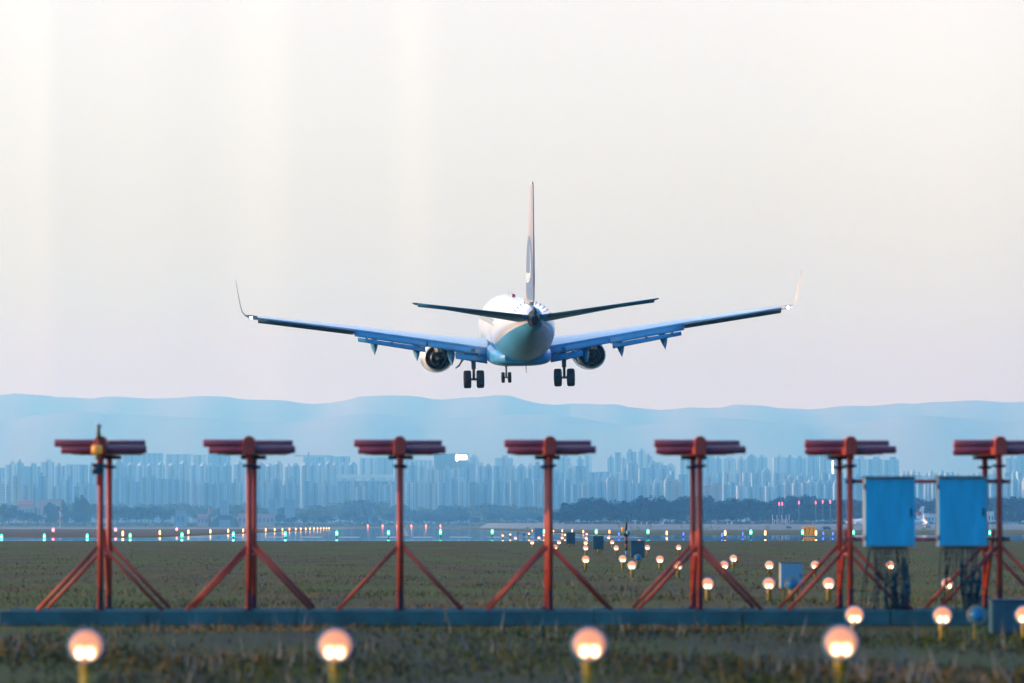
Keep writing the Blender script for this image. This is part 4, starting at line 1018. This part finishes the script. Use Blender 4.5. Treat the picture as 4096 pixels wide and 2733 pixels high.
# left clumps
for (x, y, w, k) in ((10, 2018, 110, 3), (48, 2014, 80, 1), (96, 2040, 70, 1), (150, 2052, 60, 1), (196, 2012, 72, 0), (222, 2018, 60, 3), (262, 2004, 66, 0), (306, 1990, 70, 0), (330, 1984, 62, 0), (352, 2004, 56, 3), (384, 2008, 60, 1), (430, 2016, 60, 1), (470, 2030, 90, 1), (520, 2024, 80, 1), (565, 2030, 90, 1), (610, 2026, 80, 1), (655, 2036, 70, 1)):
    tree(x, y, 3070, w, k, f'teal tree in the near clump, {gap(x)}', f'teal clump trees {gap(x)}')
x = 0
while x < 1000:
    tree(x, 2012 + rt.uniform(-6, 8) + (8 if x < 260 else 0), 3600, rt.uniform(70, 110), 2, f'hazy tree behind the nearer clumps, {gap(x)}', f'hazy trees behind {gap(x)}'); x += rt.uniform(40, 60)
b = MB(); rr = random.Random(9)
for k in range(1600):
    x = rr.uniform(-60, 4160); d = rr.uniform(2960, 3040) if x < 2270 else rr.uniform(1935, 1970); p = A(x, d); s = rr.uniform(1.2, 2.6) * d / 3000
    for j in range(3):
        q = Vector((rr.uniform(-1, 1), rr.uniform(-1, 1), rr.uniform(.2, 1.2))) * s
        b.add([p + q * .2, p + Vector((q.x + .8 * s, q.y, q.z * .4)), p + q, p + Vector((q.x - .7 * s, q.y, q.z * .5))], [(0, 1, 2, 3)], 0 if rr.random() < .5 else 1)
tag(b.build('undergrowth', [mat('scrub_pink', (.20, .15, .14), .9), mat('scrub_green', (.09, .12, .10), .9)], fix=False), 'low pinkish scrub along the foot of the far trees', 'scrub', kind='stuff')
# ------------------------------------------------------------------ small far things on the airfield
def sbox(x0, x1, y0, y1, d):
    a = P(x0, y1, d); c = P(x1, y0, d); return (a.x + c.x) / 2, c.x - a.x, a.z, c.z
# yellow taxiway sign with its letters
g = G(3235, 2147, 0, 900); d = g.y
cx, w, z0, z1 = sbox(3211, 3260, 2106, 2144, d)
o = empty('taxiway_sign', (cx, d, terr(d))); tag(o, 'amber taxiway sign with dark characters beside a green light', 'sign')
z0 -= terr(d); z1 -= terr(d)
MB().box((0, .15, (z0 + z1) / 2), (w, .25, z1 - z0)).build('panel', mat('sign_amber', (.8, .33, .02), .5, var=.05, emit=(1, .36, .02), es=.14), o, bevel=.02)
ink = mat('sign_ink', (.10, .04, .01), .6); h = (z1 - z0)
def glyph(name, strokes, x0, gw):
    b = MB(); zc = z0 + h * .12; gh = h * .70
    for (ax_, az_, bx_, bz_) in strokes:
        p = Vector((x0 + ax_ * gw, 0, zc + az_ * gh)); q = Vector((x0 + bx_ * gw, 0, zc + bz_ * gh)); dv = q - p
        ang = math.atan2(dv.x, dv.z)
        b.box((p + q) / 2 + Vector((0, .012, 0)), (w * .035, .02, dv.length + w * .02), 0, Matrix.Rotation(ang, 3, 'Y'))
    b.build(name, ink, o)
glyph('letter', [(0, 0, .5, 1), (.5, 1, 1, 0), (.2, .38, .8, .38)], -w * .40, w * .2)
glyph('numeral', [(0, 1, 1, 1), (1, 1, .3, 0)], -w * .09, w * .18)
glyph('letter', [(.9, 1, .9, .1), (.9, .05, .2, 0)], w * .2, w * .18)
for sx in (-.35, .35): MB().box((sx * w, .15, z0 / 2), (.08, .08, max(.05, z0))).build('leg', M['clamp'], o)
# thin poles with red obstruction lamps
thin = mat('thin_pole', (.14, .30, .38), .6)
for i, (x, yt_) in enumerate(((3117, 2016), (3129, 2016), (3196, 2011), (3263, 2011), (3291, 2008), (3321, 2008))):
    d = 1880; p = A(x, d); hh = (HOR - yt_) * K * d + EYE - p.z
    o = empty('light_pole', p); tag(o, f'thin pole with a red lamp on top before the dense trees, {ordn(i)} from the left', 'light pole', 'thin red-lamp poles by the apron')
    MB().lathe([(.13, 0), (.09, hh)], (0, 0, 0), (0, 0, 1), 8).build('pole', thin, o)
    MB().lathe([(.2, hh - .7), (.27, hh - .4), (.27, hh + .5), (.1, hh + .8)], (0, 0, 0), (0, 0, 1), 10).build('red_lamp', PROTM if False else M['rlamp2'], o)
wp = mat('white_pole', (.75, .75, .76), .5)
for i, (x, yt_) in enumerate(((3090, 2060), (3096.5, 2078), (3108, 2060), (3115, 2076), (3127, 2060), (3132, 2076), (3141, 2074), (3145, 2060), (3150, 2076), (3156.5, 2057))):
    d = 1850; p = A(x, d); hh = (HOR - yt_) * K * d + EYE - p.z
    tag(MB().lathe([(.16, 0), (.12, hh)], (0, 0, 0), (0, 0, 1), 8).build('white_mast', wp, None, p), f'short white mast in the cluster on the apron, {ordn(i)} from the left', 'mast', 'short white masts in a cluster')
dkp = mat('dark_pole', (.03, .07, .10), .6)
for i, (x, y0, y1) in enumerate(((3682, 2026, 2105), (3720, 2022, 2115), (3970, 2012, 2110), (4028, 2008, 2112), (4082, 2010, 2104))):
    p = G(x, y1, 0, 1900); hh = (HOR - y0) * K * p.y + EYE - p.z
    o = MB().lathe([(.045, 0), (.02, hh)], (0, 0, 0), (.06, 0, 1), 8).build('leaning_pole', dkp, None, p); tag(o, f'thin dark leaning pole near the cabinets, {ordn(i)} from the left', 'pole', 'thin dark poles near the cabinets')
# red and white banded marker pole among the left trees
d = 2600; p = A(240, d); hh = (HOR - 2022) * K * d + EYE - p.z; o = empty('banded_pole', p); tag(o, 'thin red and white banded pole before the teal trees', 'pole')
for k in range(4): MB().lathe([(.28, k * hh / 4), (.28, (k + 1) * hh / 4)], (0, 0, 0), (0, 0, 1), 8).build('pole_band', wp if k % 2 == 0 else M['red'], o)
# parked airliner, tail showing between the cabinets
tk = A(3680, 1900); o = empty('parked_airliner', tk); tag(o, 'parked white airliner whose tail fin shows between the blue cabinets', 'airplane')
sc_ = 1900 * K; z = lambda y: (HOR - y) * sc_ + EYE - tk.z
X = lambda x: (x - 3680) * sc_
sec = lambda y, t: [(X(a), y, z(b)) for a, b in t]
tl = [(3664, 2076), (3690, 2078), (3699, 2025), (3686, 2026), (3668, 2058)]
MB().loft([sec(-.25, tl), sec(.25, tl)], smooth=False).build('tail_fin', M['white'], o)
MB().lathe([(.8, 0), (1.15, .03), (.8, .06)], (X(3677), -.30, z(2054)), (0, 1, 0), 14).build('tail_emblem', mat('tail_red', (.55, .04, .05), .4), o)
fz = z(2090); MB().lathe([(.05, 0), (1.0, 2.5), (1.9, 8), (1.9, 30), (1.2, 35), (.05, 38)], (X(3699), 0, fz), (-1, 0, .0), 20).build('fuselage', M['white'], o)
for s_ in (-3.2, 3.2): MB().lathe([(.5, 0), (1, .5), (1, 2.5), (.5, 3.5)], (X(3699) - 18, s_ * 1.6, fz - 1.6), (1, 0, 0), 14).build('engine', M['white'], o)
for dx in (-16, -20, -33): MB().lathe([(.5, -.2), (.5, .2)], (X(3699) + dx, 0, .5), (0, 1, 0), 12).build('wheel', M['tyre'], o)
MB().box((X(3699) - 18, 0, fz - .8), (4, 30, .4)).build('wing', M['wing'], o)
tk2 = A(3712, 1930); o = empty('parked_airliner', tk2); tag(o, 'second parked airliner, only its narrow white and red tail showing', 'airplane')
tl = [(3707, 2084), (3711, 2084), (3714.5, 2048), (3713, 2050)]; s2 = 1930 * K
MB().loft([[((a - 3712) * s2, yy, (HOR - b_) * s2 + 1.4 - tk2.z) for a, b_ in tl] for yy in (-.3, .3)], smooth=False).build('tail_fin', M['white'], o)
MB().box(((3706 - 3712) * s2, -.2, (HOR - 2076) * s2 + 1.4 - tk2.z), (6 * s2, 1, 15 * s2)).build('tail_panel', mat('tail_coral', (.75, .12, .12), .4), o)
MB().lathe([(.05, 0), (1.6, 4), (1.9, 8), (1.9, 30), (.05, 37)], (0, 2, (HOR - 2092) * s2 + 1.4 - tk2.z), (0, 1, 0), 20).build('fuselage', M['white'], o)
# low airport buildings
def low(x0, x1, y0, d, name, label, wallm, roofm, dep=14, wins=0, gable=False):
    p = A((x0 + x1) / 2, d); w = (x1 - x0) * K * d; h = (HOR - y0) * K * d + EYE - p.z
    o = empty(name, p); tag(o, label, 'building')
    MB().box((0, dep / 2, h * .42 if gable else h / 2), (w, dep, h * .84 if gable else h)).build('wall', wallm, o)
    if gable: MB().loft([[(x_, -.6, h * .84), (x_, dep / 2, h * 1.05), (x_, dep + .6, h * .84)] for x_ in (-w * .52, w * .52)], smooth=False).build('roof', roofm, o)
    else: MB().box((0, dep / 2, h + .2), (w * 1.03, dep + 1, .4)).build('roof', roofm, o)
    for k in range(wins):
        MB().box((-w / 2 + (k + .5) * w / wins, -.03, h * .5), (w / wins * .45, .1, h * .32)).build('window', M['dklens'], o)
    return o
wh = mat('pale_wall', (.70, .70, .72), .6, var=.05); bl = mat('blue_wall', (.16, .34, .50), .6, var=.1); rdw = mat('red_roof', (.50, .13, .10), .7); pkw = mat('pink_wall_low', (.52, .34, .33), .7); gyr = mat('grey_roof', (.3, .34, .38), .7)
low(3696, 3752, 2056, 1940, 'terminal_shed', 'pale blue terminal shed just before the second blue cabinet', wh, gyr, wins=4)
low(3951, 3976, 2047, 1940, 'office_block', 'small white block with windows past the second cabinet', wh, gyr, wins=2)
low(3951, 4072, 2091, 1940, 'low_shed', 'long low white shed past the last red mast', wh, gyr, wins=6)
low(3416, 3462, 2078, 1940, 'service_building', 'low white building beside the sixth red mast', wh, gyr, wins=4)
low(70, 130, 2006, 3300, 'red_roof_house', 'big house with an orange red roof above the trees', pkw, rdw, gable=True, wins=4)
low(150, 245, 2000, 3350, 'long_brown_house', 'long brownish house with dark windows behind the trees', pkw, gyr, wins=6)
low(0, 56, 2016, 3300, 'grey_house', 'grey house half hidden behind the trees by the frame edge', wh, gyr, wins=3)
low(703, 740, 2046, 2950, 'white_hut', 'small hut with two white windows left of the red chimney tower'.replace('left of', 'beside'), bl, gyr, wins=2)
low(790, 832, 2060, 2950, 'pink_house', 'low pinkish house beside the red chimney tower', pkw, rdw, gable=True, wins=3)
low(952, 1096, 2056, 2950, 'striped_wall_building', 'long low red and white building behind the second mast', pkw, rdw, wins=9)
low(880, 910, 2005, 3320, 'blue_block', 'solid blue block rising over the trees before the second mast'.replace(' before', ' near'), bl, bl)
low(1075, 1104, 2000, 3320, 'blue_block', 'solid blue block, first past the second mast', bl, bl)
low(1138, 1178, 2001, 3320, 'blue_block', 'wider solid blue block, second past the second mast', bl, bl)
# red chimney tower, dome hangar
d = 2960; p = A(836, d); o = empty('chimney_tower', p); tag(o, 'slim reddish tapering tower above the low huts', 'tower')
hh = (HOR - 2018) * K * d + 2
MB().lathe([(1.8, 0), (1.1, hh * .7), (.8, hh * .72), (.5, hh)], (0, 0, 0), (0, 0, 1), 8).build('shaft', mat('tower_red', (.36, .13, .16), .7), o); MB().box((0, 0, hh * .72), (2.6, 2.6, .6)).build('platform', gyr, o)
p = A(900, 2950); o = empty('dome_hangar', p); tag(o, 'dark rounded hangar roof beside the chimney tower', 'hangar')
rw = 57 * K * 2950; hh = (HOR - 2054) * K * 2950 + 3
MB().loft([[(rw * math.cos(t), y_, hh * math.sin(t)) for t in [PI * k / 16 for k in range(17)]] for y_ in (0, 22)], smooth=True).build('shell', mat('hangar_teal', (.02, .08, .12), .6), o)
MB().box((0, -.1, hh * .3), (rw * .8, .3, hh * .6)).build('door', bl, o)
# small marker boards
tanm = mat('board_tan', (.62, .42, .26), .6); yem = mat('board_yellow', (.55, .50, .22), .6); pim = mat('board_pink', (.50, .28, .34), .6)
for i, (x, y, s, m, c) in enumerate(((2110, 2117, 15, tanm, 'tan'), (2475, 2106, 11, tanm, 'tan'), (2488, 2104, 11, tanm, 'tan'), (2523, 2112, 8, tanm, 'tan'), (2552, 2113, 14, yem, 'yellow'), (2603, 2105, 12, tanm, 'tan'), (2724, 2107, 10, tanm, 'tan'), (2756, 2113, 8, tanm, 'tan'), (2828, 2113, 7, yem, 'yellow'), (2846, 2107, 10, tanm, 'tan'), (2870, 2112, 7, yem, 'yellow'), (2997, 2112, 8, yem, 'yellow'), (3070, 2111, 13, tanm, 'tan'), (3694, 2118, 15, yem, 'yellow'), (2737, 2092, 13, pim, 'pink'), (2862, 2092, 13, pim, 'pink'), (3010, 2091, 13, pim, 'pink'))):
    g = G(x, y + s * .62, 0, 1900); w = s * K * g.y; o = empty('marker_board', g)
    tag(o, f'small square {c} marker board beyond the taxiway, {ordn(i)} from the left', 'marker board', 'small boards on the far grass')
    MB().box((0, 0, w * .62), (w, .12, w)).build('panel', m, o)
    for sx in (-.3, .3): MB().box((sx * w, .05, w * .07), (w * .06, .06, w * .15)).build('leg', M['clamp'], o)
# dark sign trailer and parked vans
def vehicle(x, y, wpx, col, label, name='service_van', cat='van'):
    g = G(x, y, 0, 1900); w = wpx * K * g.y; h = w * .42; o = empty(name, g); tag(o, label, cat)
    MB().loft([[(-w / 2, q, h * .18), (w / 2, q, h * .18), (w / 2, q, h * .55), (w * .38, q, h * .62), (w * .26, q, h), (-w / 2, q, h)] for q in (0, 1.8)], smooth=False).build('body', col, o, bevel=.03)
    MB().box((w * .0, -.01, h * .78), (w * .5, .03, h * .24)).build('window', M['dklens'], o)
    for sx in (-.3, .3): MB().lathe([(h * .2, -.1), (h * .2, .12)], (sx * w, .05, h * .2), (0, 1, 0), 12).build('wheel', M['tyre'], o)
vehicle(3308, 2120, 32, M['dkbox'], 'dark green trailer standing past the amber sign', 'trailer', 'trailer')
vehicle(3156, 2114, 20, M['dkbox'], 'small dark van standing before the amber sign')
vehicle(3712, 2112, 22, pkw, 'small pinkish truck between the two blue cabinets', 'truck', 'truck')
vehicle(3434, 2100, 26, wh, 'white van by the low building near the sixth mast')
for i, (x, y0, w_) in enumerate(((2540, 2086, 6), (2565, 2088, 6), (2587, 2086, 6), (2612, 2089, 4), (2643, 2084, 5), (2652, 2083, 8), (2910, 2087, 4), (2926, 2083, 7), (2635, 2095, 4))):
    d = 1880; p = A(x, d); hh = (HOR - y0) * K * d + EYE - p.z; w = w_ * K * d
    o = empty('approach_antenna', p); tag(o, f'small pale apparatus post along the far apron, {ordn(i)} from the left', 'post', 'small pale posts along the far apron')
    MB().box((0, 0, hh * .3), (w * .8, w * .8, hh * .6)).build('base', wh, o); MB().box((0, 0, hh * .8), (w * .4, w * .4, hh * .4)).build('head', wh, o)
